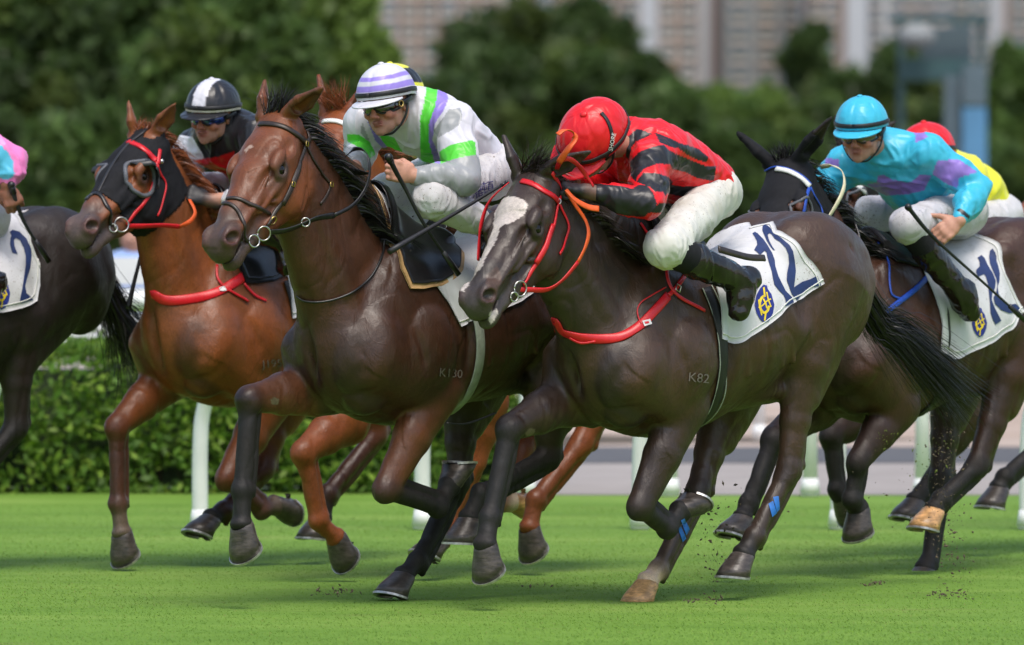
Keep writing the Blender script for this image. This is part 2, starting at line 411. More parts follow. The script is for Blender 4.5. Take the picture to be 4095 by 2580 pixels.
# ------------------------------------------------------------------ ground, rails, hedge, trees, buildings
def sheet(name, x0, x1, y0, y1, z, m, nx=1, ny=1, disp=None):
    X, Y_ = np.linspace(x0, x1, nx + 1), np.linspace(y0, y1, ny + 1); G = np.stack(np.meshgrid(X, Y_, indexing='ij'), -1).reshape(-1, 2)
    V = np.c_[G, np.full(len(G), z)]
    if disp is not None: V[:, 2] += disp(V)
    Fc = np.array([(i * (ny + 1) + j, (i + 1) * (ny + 1) + j, (i + 1) * (ny + 1) + j + 1, i * (ny + 1) + j + 1) for i in range(nx) for j in range(ny)])
    o = mk(name, V, Fc, m); o['kind'] = 'structure'; return o
def grass_mat():
    m = mat('turf_grass', (.07, .15, .02), .85, .12); N, L, b = nodes(m); v = coords(N, L, (.35, 1, 1)); 
    n1 = noise_node(N, L, 1.3, 4, .6, v); n2 = noise_node(N, L, 26, 3, .6, v)
    r1 = ramp(N, L, n1.outputs[0], [(.25, (.105, .205, .028)), (.5, (.145, .260, .040)), (.75, (.215, .320, .065))])
    r2 = ramp(N, L, n2.outputs[0], [(.3, (.88, .9, .88)), (.7, (1.1, 1.08, 1.1))]); c = mixmul(N, L, r1.outputs[0], r2.outputs[0])
    v2 = coords(N, L, (.3, 1, 1)); n3 = noise_node(N, L, 3.1, 5, .7, v2); r3 = ramp(N, L, n3.outputs[0], [(.60, (0, 0, 0)), (.74, (.75, .75, .75))])
    x = N.new('ShaderNodeMix'); x.data_type = 'RGBA'; L.new(r3.outputs[0], x.inputs[0]); L.new(c, x.inputs[6]); x.inputs[7].default_value = (.16, .16, .06, 1); L.new(x.outputs[2], b.inputs['Base Color'])
    bump(N, L, b, n2.outputs[0], .2, .01); return m
GM = grass_mat()
M['soil'] = varied('bare_soil', (.10, .075, .05), .95, 3, .3, 20, .5, .03)
M['asphalt'] = varied('pale_asphalt', (.32, .285, .26), .9, 2, .1, 60, .2, .01)
M['darkstrip'] = varied('dark_rubber_strip', (.09, .088, .092), .8, 3, .12, 40, .2, .01)
def sand():
    m = mat('sand_track', (.4, .3, .23), .95, .1); N, L, b = nodes(m); v = coords(N, L, (.12, 1, 1)); n = noise_node(N, L, .55, 4, .6, v)
    r = ramp(N, L, n.outputs[0], [(.3, (.36, .27, .21)), (.5, (.44, .35, .29)), (.7, (.50, .45, .42))]); L.new(r.outputs[0], b.inputs['Base Color']); n2 = noise_node(N, L, 9, 4, .6, v); bump(N, L, b, n2.outputs[0], .5, .04); return m
M['sand'] = sand()
sheet('ground', -1500, 1500, -20, 3000, -.03, M['soil'])
turf = sheet('turf', -40, 40, 8, 41.2, 0, GM, 160, 80, lambda V: vnoise(V, .8, 2) * .0012)
sheet('road', -60, 60, 41.3, 46.6, -.010, M['asphalt']); 
kb = sheet('kerb', .1, 60, 41.2, 41.3, .0, M['soil']); sheet('grass_verge', -60, .1, 41.2, 42.4, .0, GM, 40, 2)
sheet('asphalt_strip', -60, 60, 46.6, 49.7, -.006, M['darkstrip']); sheet('sand_track', -80, 80, 49.7, 74, -.012, M['sand'], 40, 20, lambda V: vnoise(V * [.3, 1, 1], .7, 4) * .02 - .01)
sheet('service_road', -120, 120, 74, 100, -.014, M['asphalt'])
# short grass blades in view
rs = np.random.RandomState(3)
def blades(n, y0, y1, hgt):
    y = y0 + (y1 - y0) * rs.rand(n) ** 1.2; x = (rs.rand(n) * 2 - 1) * (y * .0700 + .3); a = rs.rand(n) * 6.283; h = hgt * (.5 + .8 * rs.rand(n)); w_ = .0028
    b0 = np.stack([x, y, np.full(n, -.004)], 1); s_ = np.stack([np.cos(a), np.sin(a), np.zeros(n)], 1) * w_; tip = b0 + np.stack([rs.randn(n) * .010 - .004, rs.randn(n) * .010, h], 1)
    V = np.stack([b0 - s_, b0 + s_, tip], 1).reshape(-1, 3); Fc = np.arange(3 * n).reshape(-1, 3); g = vnoise(b0, 1.1, 7); k = (.92 + .16 * rs.rand(n) + .14 * g)[:, None]
    c = np.array([.160, .280, .042]) * k; dry = rs.rand(n) < .03; c[dry] = (.24, .22, .08); return V, Fc, np.repeat(c, 3, 0)
m = mat('grass_blade', (.1, .2, .03), .8, .12); N, L, b = nodes(m); a = N.new('ShaderNodeVertexColor'); a.layer_name = 'Col'; L.new(a.outputs[0], b.inputs['Base Color'])
V, Fc, c = blades(240000, 25.5, 40.0, .0085); g_ = mk('grass', V, Fc, m, smooth=False, col=c); tag(g_, 'short mown green turf grass under the galloping horses', 'grass', kind='stuff')
def leaf_mat(name, rough=.5):
    m = mat(name, (.1, .2, .03), rough, .4); N, L, b = nodes(m); a = N.new('ShaderNodeVertexColor'); a.layer_name = 'Col'; L.new(a.outputs[0], b.inputs['Base Color']); 
    t = N.new('ShaderNodeBsdfTranslucent'); L.new(a.outputs[0], t.inputs[0]); mx = N.new('ShaderNodeMixShader'); mx.inputs[0].default_value = .48; L.new(b.outputs[0], mx.inputs[1]); L.new(t.outputs[0], mx.inputs[2]); L.new(mx.outputs[0], N['Material Output'].inputs[0]); return m
LM = leaf_mat('leaf')
def leaves(C, size, col, var=.35, up=.3):
    n = len(C); s = size * (.6 + .8 * rs.rand(n))[:, None]; a = rs.randn(n, 3); a[:, 2] += up; a /= np.linalg.norm(a, axis=1)[:, None]; b = np.cross(a, rs.randn(n, 3)); b /= np.linalg.norm(b, axis=1)[:, None]; c = np.cross(a, b)
    V = np.stack([C - b * s, C + c * s * .45 + a * s * .12, C + b * s, C - c * s * .45 + a * s * .12], 1).reshape(-1, 3)
    Fc = np.array([[0, 1, 2, 3]]) + 4 * np.arange(n)[:, None]; cc = np.asarray(col) if np.ndim(col) == 2 else np.tile(col, (n, 1)); cc = cc * (1 - var + 2 * var * rs.rand(n))[:, None]; return V, Fc, np.repeat(cc, 4, 0)
# hedge
hx0, hx1, hy, hh = -9.0, .06, 41.45, .80
hed = empty('hedge', (-2.2, hy + .4, 0), 'low clipped leafy green hedge behind the running rail at the left', 'hedge')
n = 38000; X = hx0 + (hx1 - hx0) * rs.rand(n); t = rs.rand(n); front = t < .62; Zz = np.where(front, .0 + rs.rand(n) ** .85 * (hh - .05), hh + rs.randn(n) * .03); Yy = np.where(front, hy + rs.randn(n) * .05, hy + rs.rand(n) * .9)
bul = vnoise(np.stack([X, Zz, X * 0], 1), 3.2, 5); Yy = Yy + bul * .09; Zz = Zz + np.where(front, 0, vnoise(np.stack([X, Yy, X * 0], 1), 2.5, 6) * .05); rnd_ = np.clip((X - (hx1 - .25)) / .25, 0, 1); Zz -= rnd_ ** 2 * .18 * (Zz / hh); Yy += rnd_ ** 2 * .2
cl = np.where(rs.rand(n)[:, None] < .35, [[.28, .42, .06]], [[.14, .26, .04]]); P = np.stack([X, Yy, Zz], 1); gap = vnoise(P, 6, 8) > -.55; P = P[gap]; cl = cl[gap]
V, Fc, c = leaves(P, .034, cl, .3, .6); lf = mk('foliage', V, Fc, LM, hed, smooth=False, col=c); lf['kind'] = 'stuff'
M['twig'] = varied('dark_twigs', (.045, .032, .022), .95, 8, .4); 
tw = []
for i in range(420):
    x = hx0 + (hx1 - .1 - hx0) * rs.rand(); p = np.array([x, hy + .15 + rs.rand() * .5, 0]); q = p + np.array([rs.randn() * .12, rs.randn() * .06, .25 + rs.rand() * .45]); tw.append(tube([p, (p + q) / 2 + rs.randn(3) * .02, q], [.010, .004], 4))
v, f = join(tw); st = mk('stems', v, f, M['twig'], hed); st['kind'] = 'stuff'
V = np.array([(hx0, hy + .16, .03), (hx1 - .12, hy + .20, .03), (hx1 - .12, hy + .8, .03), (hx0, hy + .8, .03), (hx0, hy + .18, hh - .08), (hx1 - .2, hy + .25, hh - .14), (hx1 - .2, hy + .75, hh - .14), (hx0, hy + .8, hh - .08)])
mk('dark_core', V, [(0, 1, 5, 4), (1, 2, 6, 5), (2, 3, 7, 6), (3, 0, 4, 7), (4, 5, 6, 7)], varied('hedge_core_painted_shade', (.022, .040, .012), .95, 14, .5, 20, .8, .05), hed)  # core box coloured dark to stand for the shade deep inside the hedge
# rails
M['railwhite'] = varied('white_plastic_rail', (.78, .79, .78), .45, 4, .06)
def px_x(px, y): return (px - 2047.5) / F * y
def running_rail(name, label, posts, y, zr, r, goose, x0, x1):
    root = empty(name, (posts[0], y, 0), label, 'railing'); v, f = tube([(x0, y - goose, zr), (0, y - goose, zr), (x1, y - goose, zr)], .05, 12); mk('top_rail', v, f, M['railwhite'], root)
    first = None
    for x in posts:
        if first is None:
            sx = .30 if goose else 0
            P = crom([(x, y, 0), (x, y, .40), (x + sx * .08, y - goose * .05, .62), (x + sx * .45, y - goose * .45, .90), (x + sx, y - goose, zr)], 6) if goose else np.array([(x, y, 0), (x, y, zr * .5), (x, y, zr)])
            a = tube(P, [r * 1.12, r, r * .9], 14); b_ = uvsphere((x, y, .012), (r * 1.35, r * 1.35, .012), None, 14, 6); c_ = tube([(x, y, .02), (x, y, .10)], [r * 1.5, r * 1.15], 14)
            first = mk('rail_post', *join([a, b_, c_]), M['railwhite'], root)
        else:
            o = first.copy(); COL.objects.link(o); o.parent = root; o.location = first.location + Vector((x - posts[0], 0, 0))
    return root
running_rail('running_rail', 'white goose necked running rail along the near edge of the turf', [px_x(p, 36.8) for p in (-60, 800, 1690, 2560, 3354, 4110)], 36.8, 1.13, .036, .28, -12, 12)
running_rail('running_rail', 'white rail on straight posts along the far edge of the turf', [px_x(p, 41.0) for p in (2105, 2680, 3240, 3690, 4300)], 41.0, 1.1, .038, 0, .1, 12)
running_rail('running_rail', 'white rail beside the sand track in the distance', [px_x(p, 51) for p in (2200, 3037, 3870, 4700)], 51.0, 1.15, .036, 0, .3, 14)
# white board fence and a bystander
wf = empty('board_fence', (-2.5, 44.4, 0), 'white plank fence behind the hedge at the left', 'fence')
for z0, z1 in ((1.13, 1.29), (.98, 1.11), (.86, .96), (.70, .84)):
    V = np.array([(x, y, z) for x in (-8, -.7) for y in (44.4, 44.43) for z in (z0, z1)]); mk('plank', V, [(0, 1, 5, 4), (2, 6, 7, 3), (1, 3, 7, 5), (0, 4, 6, 2), (4, 5, 7, 6), (0, 2, 3, 1)], M['railwhite'], wf, smooth=False)
for x in (-7.8, -6.2, -4.6, -3.0, -1.4): v, f = tube([(x, 44.47, 0), (x, 44.47, 1.3)], .035, 8); mk('post', v, f, M['railwhite'], wf)
def bystander(px, py, D, shirt, label):
    g = lambda dx, dy, dz: np.array([px_x(px, D) + dx, D + dy, 1.6 - (py - 822) / F * D + dz]); root = empty('person', (px_x(px, D), D, 0), label, 'spectator')
    z0 = g(0, 0, 0)[2]; S1 = Sculpt(); S1.ell(g(.0, 0, 0), (.09, .075, .11), (1, 0, 0)).add(g(0, 0, -.08), g(-.02, .02, -.2), .05, .055).add(g(-.02, .02, -.22), g(-.05, .05, -.62), (.16, .10), (.14, .10), (1, 0, 0))
    for s in (-1, 1): S1.add(g(s * .17 - .02, 0, -.24), g(s * .22, -.06, -.50), .045, .035).add(g(s * .22, -.06, -.50), g(s * .10, -.30, -.46), .034, .026).ell(g(s * .09, -.34, -.46), (.05, .03, .035), (0, -1, 0)).add(g(s * .09 - .05, .05, -.62), (g(s * .10, .05, 0)[0], D + .05, .06), .08, .05).ell((g(s * .10, 0, 0)[0], D - .02, .05), (.12, .045, .045), (0, -1, 0))
    S1.ell(g(-.03, -.09, -.01), (.02, .015, .02)); V, Q = S1.mesh(.014); mk('body', V, Q, M['skin'], root, col=np.tile([.45, .25, .19], (len(V), 1)))
    S2 = Sculpt().add(g(-.02, .02, -.20), g(-.05, .05, -.66), (.20, .13), (.17, .125), (1, 0, 0))
    for s in (-1, 1): S2.add(g(s * .15 - .02, 0, -.23), g(s * .22, -.06, -.48), .075, .06)
    V, Q = S2.mesh(.014); mk('shirt', V, Q, M['cotton'], root, col=np.tile(shirt, (len(V), 1)))
    S3 = Sculpt()
    for s in (-1, 1): S3.add(g(s * .09 - .05, .05, -.62), (g(s * .10, .05, 0)[0], D + .05, .10), .10, .07)
    V, Q = S3.mesh(.016); mk('trousers', V, Q, M['cotton'], root, col=np.tile([.03, .035, .06], (len(V), 1)))
    S4 = Sculpt().ell(g(.01, .02, .035), (.098, .085, .095), (1, 0, 0)); V, Q = S4.mesh(.014); mk('hair', V, Q, M['hair_black'], root)
bystander(535, 955, 52, (.30, .42, .72), 'blurred spectator in a pale blue shirt behind the white plank fence')
# trees
TRK = varied('tree_bark', (.085, .065, .05), .95, 4, .35, 12, .6, .05)
def tree(px, py, rx, ry, D, col, label, name='leafy_tree', n=7000, size=.16, blobs=26, lean=0, group='trees beyond the racecourse', dens=.5):
    s = D / F; c = np.array([px_x(px, D), D, 1.6 - (py - 822) * s]); R_ = np.array([rx * s, rx * s * .8, ry * s]); root = empty(name, (c[0], D, 0), label, 'tree', group)
    B = []; 
    for i in range(blobs):
        d = rs.randn(3); d /= np.linalg.norm(d); rr = rs.rand() ** .45 * .82; B.append((c + d * R_ * rr, R_.mean() * (.22 + .20 * rs.rand())))
    k = rs.randint(0, blobs, n); ctr = np.array([b[0] for b in B])[k]; rad = np.array([b[1] for b in B])[k]; d = rs.randn(n, 3); d /= np.linalg.norm(d, axis=1)[:, None]; P = ctr + d * (rad * rs.rand(n) ** .3)[:, None]; P[:, 2] = np.maximum(P[:, 2], .2)
    tone = .72 + .55 * np.random.RandomState(int(px) + 5000).rand(blobs)[k]; yel = (rs.rand(blobs)[k] < .3)[:, None] * np.array([.03, .03, 0])
    V, Fc, cc = leaves(P, size, np.array(col) * tone[:, None] + yel, .35, .5); o = mk('crown', V, Fc, LM, root, smooth=False, col=cc); o['kind'] = 'stuff'
    tw = [tube([(c[0], D, -.05), (c[0] + lean * .3, D, c[2] * .45), (c[0] + lean, D, max(c[2], .5))], [R_[0] * .085, R_[0] * .03], 8)]
    for b in B[:9]: tw.append(tube([(c[0] + lean * .4, D, max(c[2] - R_[2] * .55, .3)), (np.array([c[0], D, c[2]]) + b[0]) / 2, b[0]], [R_[0] * .03, R_[0] * .01], 5))
    v, f = join(tw); mk('trunk', v, f, TRK, root); return root
DG = (.066, .112, .030); MG = (.100, .168, .042); LG = (.145, .225, .045); YG = (.11, .15, .03)
T_ = [(-420, 350, 480, 460, 92, MG, 'broad green tree beyond the left edge'), (-1050, 300, 520, 480, 96, DG, 'dark tree well beyond the left edge'), (-700, 800, 460, 320, 82, MG, 'low green tree beyond the left edge'), (4420, 560, 320, 300, 150, MG, 'green tree beyond the right edge'), (4900, 450, 420, 360, 160, DG, 'dark tree beyond the right edge'), (5400, 500, 420, 360, 170, MG, 'green tree well beyond the right edge'), (2780, 700, 300, 330, 165, MG, 'green tree low behind the red silked rider'), (3050, 720, 300, 320, 172, MG, 'green tree between the red cap and the sky blue cap'), (3420, 560, 240, 300, 200, DG, 'dark tree left of the sky blue cap'), (2620, 480, 220, 260, 195, DG, 'dark tree right of the peaked dark tree'), (200, 30, 460, 300, 100, DG, 'dark tree top at the upper left corner'), (1050, 60, 420, 340, 98, MG, 'green tree top left of the flats'), (30, 620, 330, 380, 86, DG, 'dark tree low at the left edge'), (120, 300, 420, 480, 88, DG, 'dark green broad crowned tree at the far left edge'), (560, 100, 460, 380, 95, MG, 'mid green tree filling the upper left behind the hooded horse'), (980, 330, 420, 420, 84, MG, 'green tree behind the striped capped rider in black'),
      (1300, 230, 330, 420, 92, LG, 'bright yellow green tree left of the apartment blocks'), (300, 760, 420, 330, 80, MG, 'green shrubby tree low down behind the pink sleeve'), (880, 760, 380, 300, 78, DG, 'dark tree low down between the two left riders'), (1250, 760, 330, 300, 80, MG, 'low green tree behind the bay head'),
      (760, 480, 380, 330, 90, DG, 'dark tree between the hooded horse and the rider in black'), (1350, 560, 240, 330, 86, DG, 'dark narrow tree just left of the white cap'),
      (2050, 420, 440, 400, 190, DG, 'big dark rounded tree behind the rider in white'), (2330, 330, 250, 320, 200, DG, 'dark tree with a peaked top above the red cap'), (1800, 620, 330, 330, 180, DG, 'dark bushy tree behind the white cap'), (2600, 620, 330, 260, 170, MG, 'mid green tree behind the red capped rider'),
      (2950, 560, 360, 220, 185, LG, 'yellow green low tree right of the red rider'), (3250, 640, 330, 270, 175, DG, 'dark low tree above the number 12 rump'), (3230, 250, 120, 180, 260, DG, 'slim dark tree rising in front of the flats'), (3560, 500, 260, 330, 230, DG, 'dark hazy tree behind the sky blue cap'),
      (4050, 480, 230, 300, 150, MG, 'green tree at the right edge below the blue column'), (4080, 800, 260, 260, 140, DG, 'dark green bush at the right edge'), (3750, 800, 300, 260, 150, DG, 'dark bush behind the sky blue rider'), (2350, 850, 420, 260, 150, DG, 'dark bush behind the horse necks')]
for i, (px, py, rx, ry, D, c_, lb) in enumerate(T_):
    far = D > 130; tree(px, py, rx, ry, D, c_, lb, n=9000 if far else 14000, size=.24 if far else .12, blobs=34 if far else 44)
# apartment blocks
DBR = varied('dark_brown_bay', (.13, .09, .08), .9, .05, .12); DRM = varied('grey_drum_paint', (.26, .28, .29), .7, 2, .1); BR = varied('brown_rendered_wall', (.25, .175, .135), .9, .05, .12); PW = varied('pale_rendered_wall', (.46, .48, .50), .9, .05, .08); GW = varied('grey_green_wall', (.20, .25, .27), .9, .05, .1); GLS = mat('window_glass', (.05, .12, .14), .3, .4); CW = varied('cream_window_frame', (.66, .58, .50), .8, .05, .1); BLG = varied('bluish_wall', (.17, .21, .27), .9, .05, .1)
def slab(x0, x1, z0, z1, y, d): 
    return [(a, b_, c) for a in (x0, x1) for b_ in (y, y + d) for c in (z0, z1)], [(0, 1, 5, 4), (2, 6, 7, 3), (1, 3, 7, 5), (0, 4, 6, 2), (4, 5, 7, 6), (0, 2, 3, 1)]
def block(pa, pb, D, wall, strip, label, cols, floors=(2.6, 60), win=1.6, wall2=None, top=62):
    x0, x1 = px_x(pa, D), px_x(pb, D); root = empty('apartment_block', (x0, D, 0), label, 'apartment block'); v, f = slab(x0, x1, 0, top, D, 22); mk('wall', v, f, wall, root, smooth=False)
    for (a, b_) in strip: v, f = slab(px_x(a, D), px_x(b_, D), 0, top + 1.5, D - 1.2, 1.19); mk('pale_pier', v, f, PW, root, smooth=False)
    for k in range(cols):
        x = x0 + (x1 - x0) * (k + .5) / cols; w2 = (x1 - x0) / cols * .37; v, f = slab(x - w2, x + w2, 3, top - 1, D - .30, .29); mk('window_bay', v, f, (DBR, BLG, BR)[k % 3], root, smooth=False)  # flat strips over the wall; the darker brown only suggests a recess
    first = None; nz = 0; z = 18.5
    while z < 46:
        for k in range(cols):
            x = x0 + (x1 - x0) * (k + .5) / cols; pxx = 2047.5 + x / D * F
            if any(a - 12 < pxx < b_ + 12 for a, b_ in strip): continue
            if first is None:
                w2 = min(win * 1.6, (x1 - x0) / cols * .34); v, f = slab(x - w2, x + w2, z, z + 2.9, D - .75, .44); first = mk('window', v, f, CW, root, smooth=False); v, f = slab(x - w2 * .82, x + w2 * .82, z + .9, z + 2.6, D - .82, .05); pane0 = mk('pane', v, f, GLS, first, smooth=False); p0 = (x, z)
            else:
                o = first.copy(); COL.objects.link(o); o.parent = root; o.location = first.location + Vector((x - p0[0], 0, z - p0[1])); p = pane0.copy(); COL.objects.link(p); p.parent = o; p.location = pane0.location
        z += 4.1
block(1440, 1990, 1500, BR, [(1470, 1500)], 'brown apartment block behind the white cap', 7); block(2010, 2080, 1540, PW, [], 'pale narrow tower left of the dark tree', 1)
block(2480, 2790, 1500, BR, [(2555, 2632)], 'brown block with a tall white pier above the red cap', 4); block(2792, 3230, 1530, GW, [(2792, 2840), (3190, 3230)], 'grey block with wide dark bays in the middle distance', 4, win=3.4)
block(3235, 3470, 1500, BR, [(3380, 3470)], 'brown block with a broad pale end wall', 4); block(3475, 3800, 1560, BLG, [(3520, 3550)], 'bluish grey block behind the lamp tower', 5); block(3800, 4300, 1600, GW, [(3960, 4010), (4150, 4200)], 'hazy grey block at the right edge', 6); block(2085, 2475, 1600, BR, [], 'brown block hidden behind the big dark tree', 6); block(-1400, -500, 1620, GW, [(-900, -820)], 'grey block beyond the left trees', 8); block(-450, 850, 1620, BR, [(200, 260)], 'long brown block hidden behind the left trees', 12); block(4320, 5300, 1600, BR, [(4700, 4760)], 'brown block beyond the right edge', 8); block(900, 1435, 1600, BR, [], 'brown block behind the left trees', 7)
# lamp tower
D = 120.0; LTm = varied('teal_painted_steel', (.035, .085, .09), .6, 1.5, .2); BP = varied('blue_panel', (.10, .27, .46), .6, 1.5, .12); GP = varied('slate_panel', (.10, .145, .17), .7, 1.5, .15)
lt = empty('camera_tower', (px_x(3760, D), D, 0), 'teal and blue steel camera tower with a white drum at the right', 'tower')
zz = lambda py: 1.6 - (py - 822) / F * D
for nm, pa, pb, ya, yb, y_, m_ in (('blue_panel', 3850, 3945, 430, 700, 0, BP), ('blue_panel', 3850, 3945, 260, 420, 0, GP), ('side_panel', 3780, 3846, 300, 1100, .2, GP), ('cabin', 3600, 3900, 230, 320, .5, LTm), ('roof', 3560, 3960, 60, 90, .5, LTm), ('mast', 3600, 3625, 90, 1100, .6, LTm), ('mast', 3925, 3947, 60, 1200, .6, LTm), ('back_wall', 3700, 3900, 100, 230, 1.2, GP), ('base_panel', 3850, 3945, 710, 1250, 0, BP)):
    v, f = slab(px_x(pa, D), px_x(pb, D), zz(yb), zz(ya), D + y_, .35); mk(nm, v, f, m_, lt, smooth=False)
v, f = tube([(px_x(3665, D), D - .1, zz(145)), (px_x(3665, D), D + .25, zz(145))], [.30, .30], 24); V = np.array(v); V[:, 2] = zz(145) + (V[:, 2] - zz(145)) * .65; mk('white_drum', V, f, DRM, lt)
# ------------------------------------------------------------------ horses
class Frame:
    """local frame of one horse: x forward along its heading, y its left side, z up; origin on the ground under the withers"""
    def __init__(s, px, D, theta, sc=1.0):
        s.o = np.array([(px - 2047.5) / F * D, D, 0.0]); t = math.radians(theta)
        s.R = np.array([[-math.cos(t), -math.sin(t), 0], [math.sin(t), -math.cos(t), 0], [0, 0, 1.0]]); s.sc = sc
    def loc(s, P): return (np.asarray(P, float) - s.o) @ s.R.T
    def W(s, P): return np.asarray(P, float) @ s.R + s.o
    def Wv(s, v): return np.asarray(v, float) @ s.R
    def lv(s, v): return np.asarray(v, float) @ s.R.T
    def px(s, q, lat=0.0):
        px, py = q; r = s.lv(ray(px, py)); o = s.loc(ORG); return o + r * ((lat - o[1]) / r[1])
    def pxd(s, q, d):      # at world depth
        return s.loc(at(q[0], q[1], d))
def unit_q(s, poll, mz, length, near=True, yaw=None):
    """point on the ray through mz, length away from poll"""
    r = s.lv(ray(*mz)); o = s.loc(ORG); r = nrm(r); w_ = o - poll; b = np.dot(w_, r); c = np.dot(w_, w_) - length ** 2
    disc = b * b - c
    t = -b - math.sqrt(max(disc, 0)) if near else -b + math.sqrt(max(disc, 0))
    return o + r * t
def build_head(S_, fr, H, C):
    """head strokes in horse-local coordinates; returns head frame"""
    poll = fr.px(H['poll'], H.get('lat', 0)); ln = H.get('len', .68); hs = H.get('hs', 1.16)
    mz = unit_q(fr, poll, H['muzzle'], ln, H.get('near', True))
    X = nrm(mz - poll); Y = nrm(np.array([0, 1., 0]) - X * X[1]); ang = math.radians(H.get('roll', 0)); Zc = np.cross(X, Y)
    Y = Y * math.cos(ang) + Zc * math.sin(ang); Zc = np.cross(X, Y)
    A = np.array([X, Y, Zc]) 
    def g(x, y, z): return poll + hs * (np.array([x, y, z]) @ A)
    def gv(x, y, z): return np.array([x, y, z]) @ A
    def cap(a, b, ra, rb, k=.02, c=None, sub=False): 
        ra = np.array(ra) * hs; rb = np.array(rb) * hs; S_.add(g(*a), g(*b), ra, rb, Y, k * hs, c, sub)
    def el(c0, r, k=.015, c=None, sub=False, ax=(1, 0, 0), sd=(0, 1, 0)):
        S_.ell(g(*c0), tuple(np.array(r) * hs), gv(*ax), gv(*sd), k * hs, c, sub)
    cf, cm, cj = C['face'], C['muzzle'], C.get('jaw', C['face'])
    cap((.02, 0, -.070), (.15, 0, -.078), (.088, .072), (.100, .080), .03, cf)
    cap((.14, 0, -.075), (.26, 0, -.072), (.097, .073), (.080, .070), .03, cf)
    cap((.26, 0, -.072), (.44, 0, -.068), (.078, .069), (.048, .058), .03, cf)
    cap((.44, 0, -.068), (.555, 0, -.070), (.047, .056), (.050, .048), .025, cm)
    for y in (-1, 1):
        cap((.10, y * .044, -.155), (.24, y * .050, -.185), (.034, .095), (.036, .088), .03, cj)
        cap((.25, y * .046, -.185), (.41, y * .032, -.160), (.032, .070), (.022, .036), .03, cf)
        cap((.40, y * .028, -.160), (.54, y * .014, -.140), (.022, .032), (.024, .024), .025, cm)
        el((.202, y * .092, -.037), (.052, .021, .022), .014, cf)              # brow
        cap((.24, y * .086, -.096), (.39, y * .060, -.100), (.015, .012), (.009, .008), .012, cf)   # facial crest
        el((.130, y * .098, -.048), (.030, .016, .020), .02, cf, True)         # temple hollow
        el((.228, y * .096, -.068), (.036, .016, .029), .012, C.get('lid', cf))            # lids
        el((.226, y * .108, -.066), (.022, .018, .0155), .006, (.01, .008, .007), True)    # socket
        el((.30, y * .072, -.045), (.06, .012, .018), .02, cf, True)
        cap((.33, y * .062, -.075), (.50, y * .050, -.060), (.010, .012), (.016, .012), .02, cf)
        el((.548, y * .043, -.050), (.052, .024, .036), .02, cm)               # nostril wing
        el((.562, y * .062, -.046), (.030, .024, .020), .006, C.get('nostril', (.025, .010, .010)), True, ax=(.80, -.1 * y, .55))
        c_v = C.get('vein', cf)
        for va, vb in (((.24, -.115), (.33, -.155)), ((.33, -.155), (.40, -.150)), ((.30, -.140), (.34, -.105)), ((.34, -.105), (.42, -.085)), ((.27, -.05), (.36, -.062))):
            cap((va[0], y * (.100 - va[0] * .10), va[1]), (vb[0], y * (.100 - vb[0] * .10), vb[1]), (.0055, .0045), (.0045, .004), .008, cf)
        el((.22, y * .072, -.165), (.085, .022, .085), .03, cj)                # masseter
        cap((.13, y * .055, -.245), (.26, y * .05, -.255), (.012, .010), (.012, .010), .02, cj)
    el((.590, 0, -.088), (.030, .046, .040), .022, cm)
    el((.565, 0, -.145), (.045, .036, .028), .016, C.get('chin', cm))
    cap((.515, 0, -.112), (.64, 0, -.118), (.07, .0035), (.07, .004), .006, (.02, .012, .011), True)
    # ears
    for y, e in ((-1, H.get('ear_r', (-.10, -.05, .13))), (1, H.get('ear_l', (-.10, .05, .13)))):
        b0 = np.array([-.005, y * .056, -.020]); tip = b0 + np.array(e); mid = b0 + np.array(e) * .45
        face = gv(.5, y * .85, .1)
        wdt = np.cross(nrm(gv(*(tip - b0))), face)
        ce = C.get('ear', cf)
        p0, p1, p2 = g(*b0), g(*mid), g(*tip)
        S_.add(p0, p1, (.030 * hs, .024 * hs), (.040 * hs, .018 * hs), wdt, .012, ce)
        S_.add(p1, p2, (.040 * hs, .017 * hs), (.006 * hs, .005 * hs), wdt, .006, ce)
        S_.add(p0 + (p1 - p0) * .4 + face * .016 * hs, p1 + (p2 - p1) * .55 + face * .013 * hs, (.024 * hs, .013 * hs), (.012 * hs, .009 * hs), wdt, .006, C.get('earin', (.05, .03, .025)), True)
    return dict(g=g, gv=gv, A=A, hs=hs, poll=poll, mz=mz)
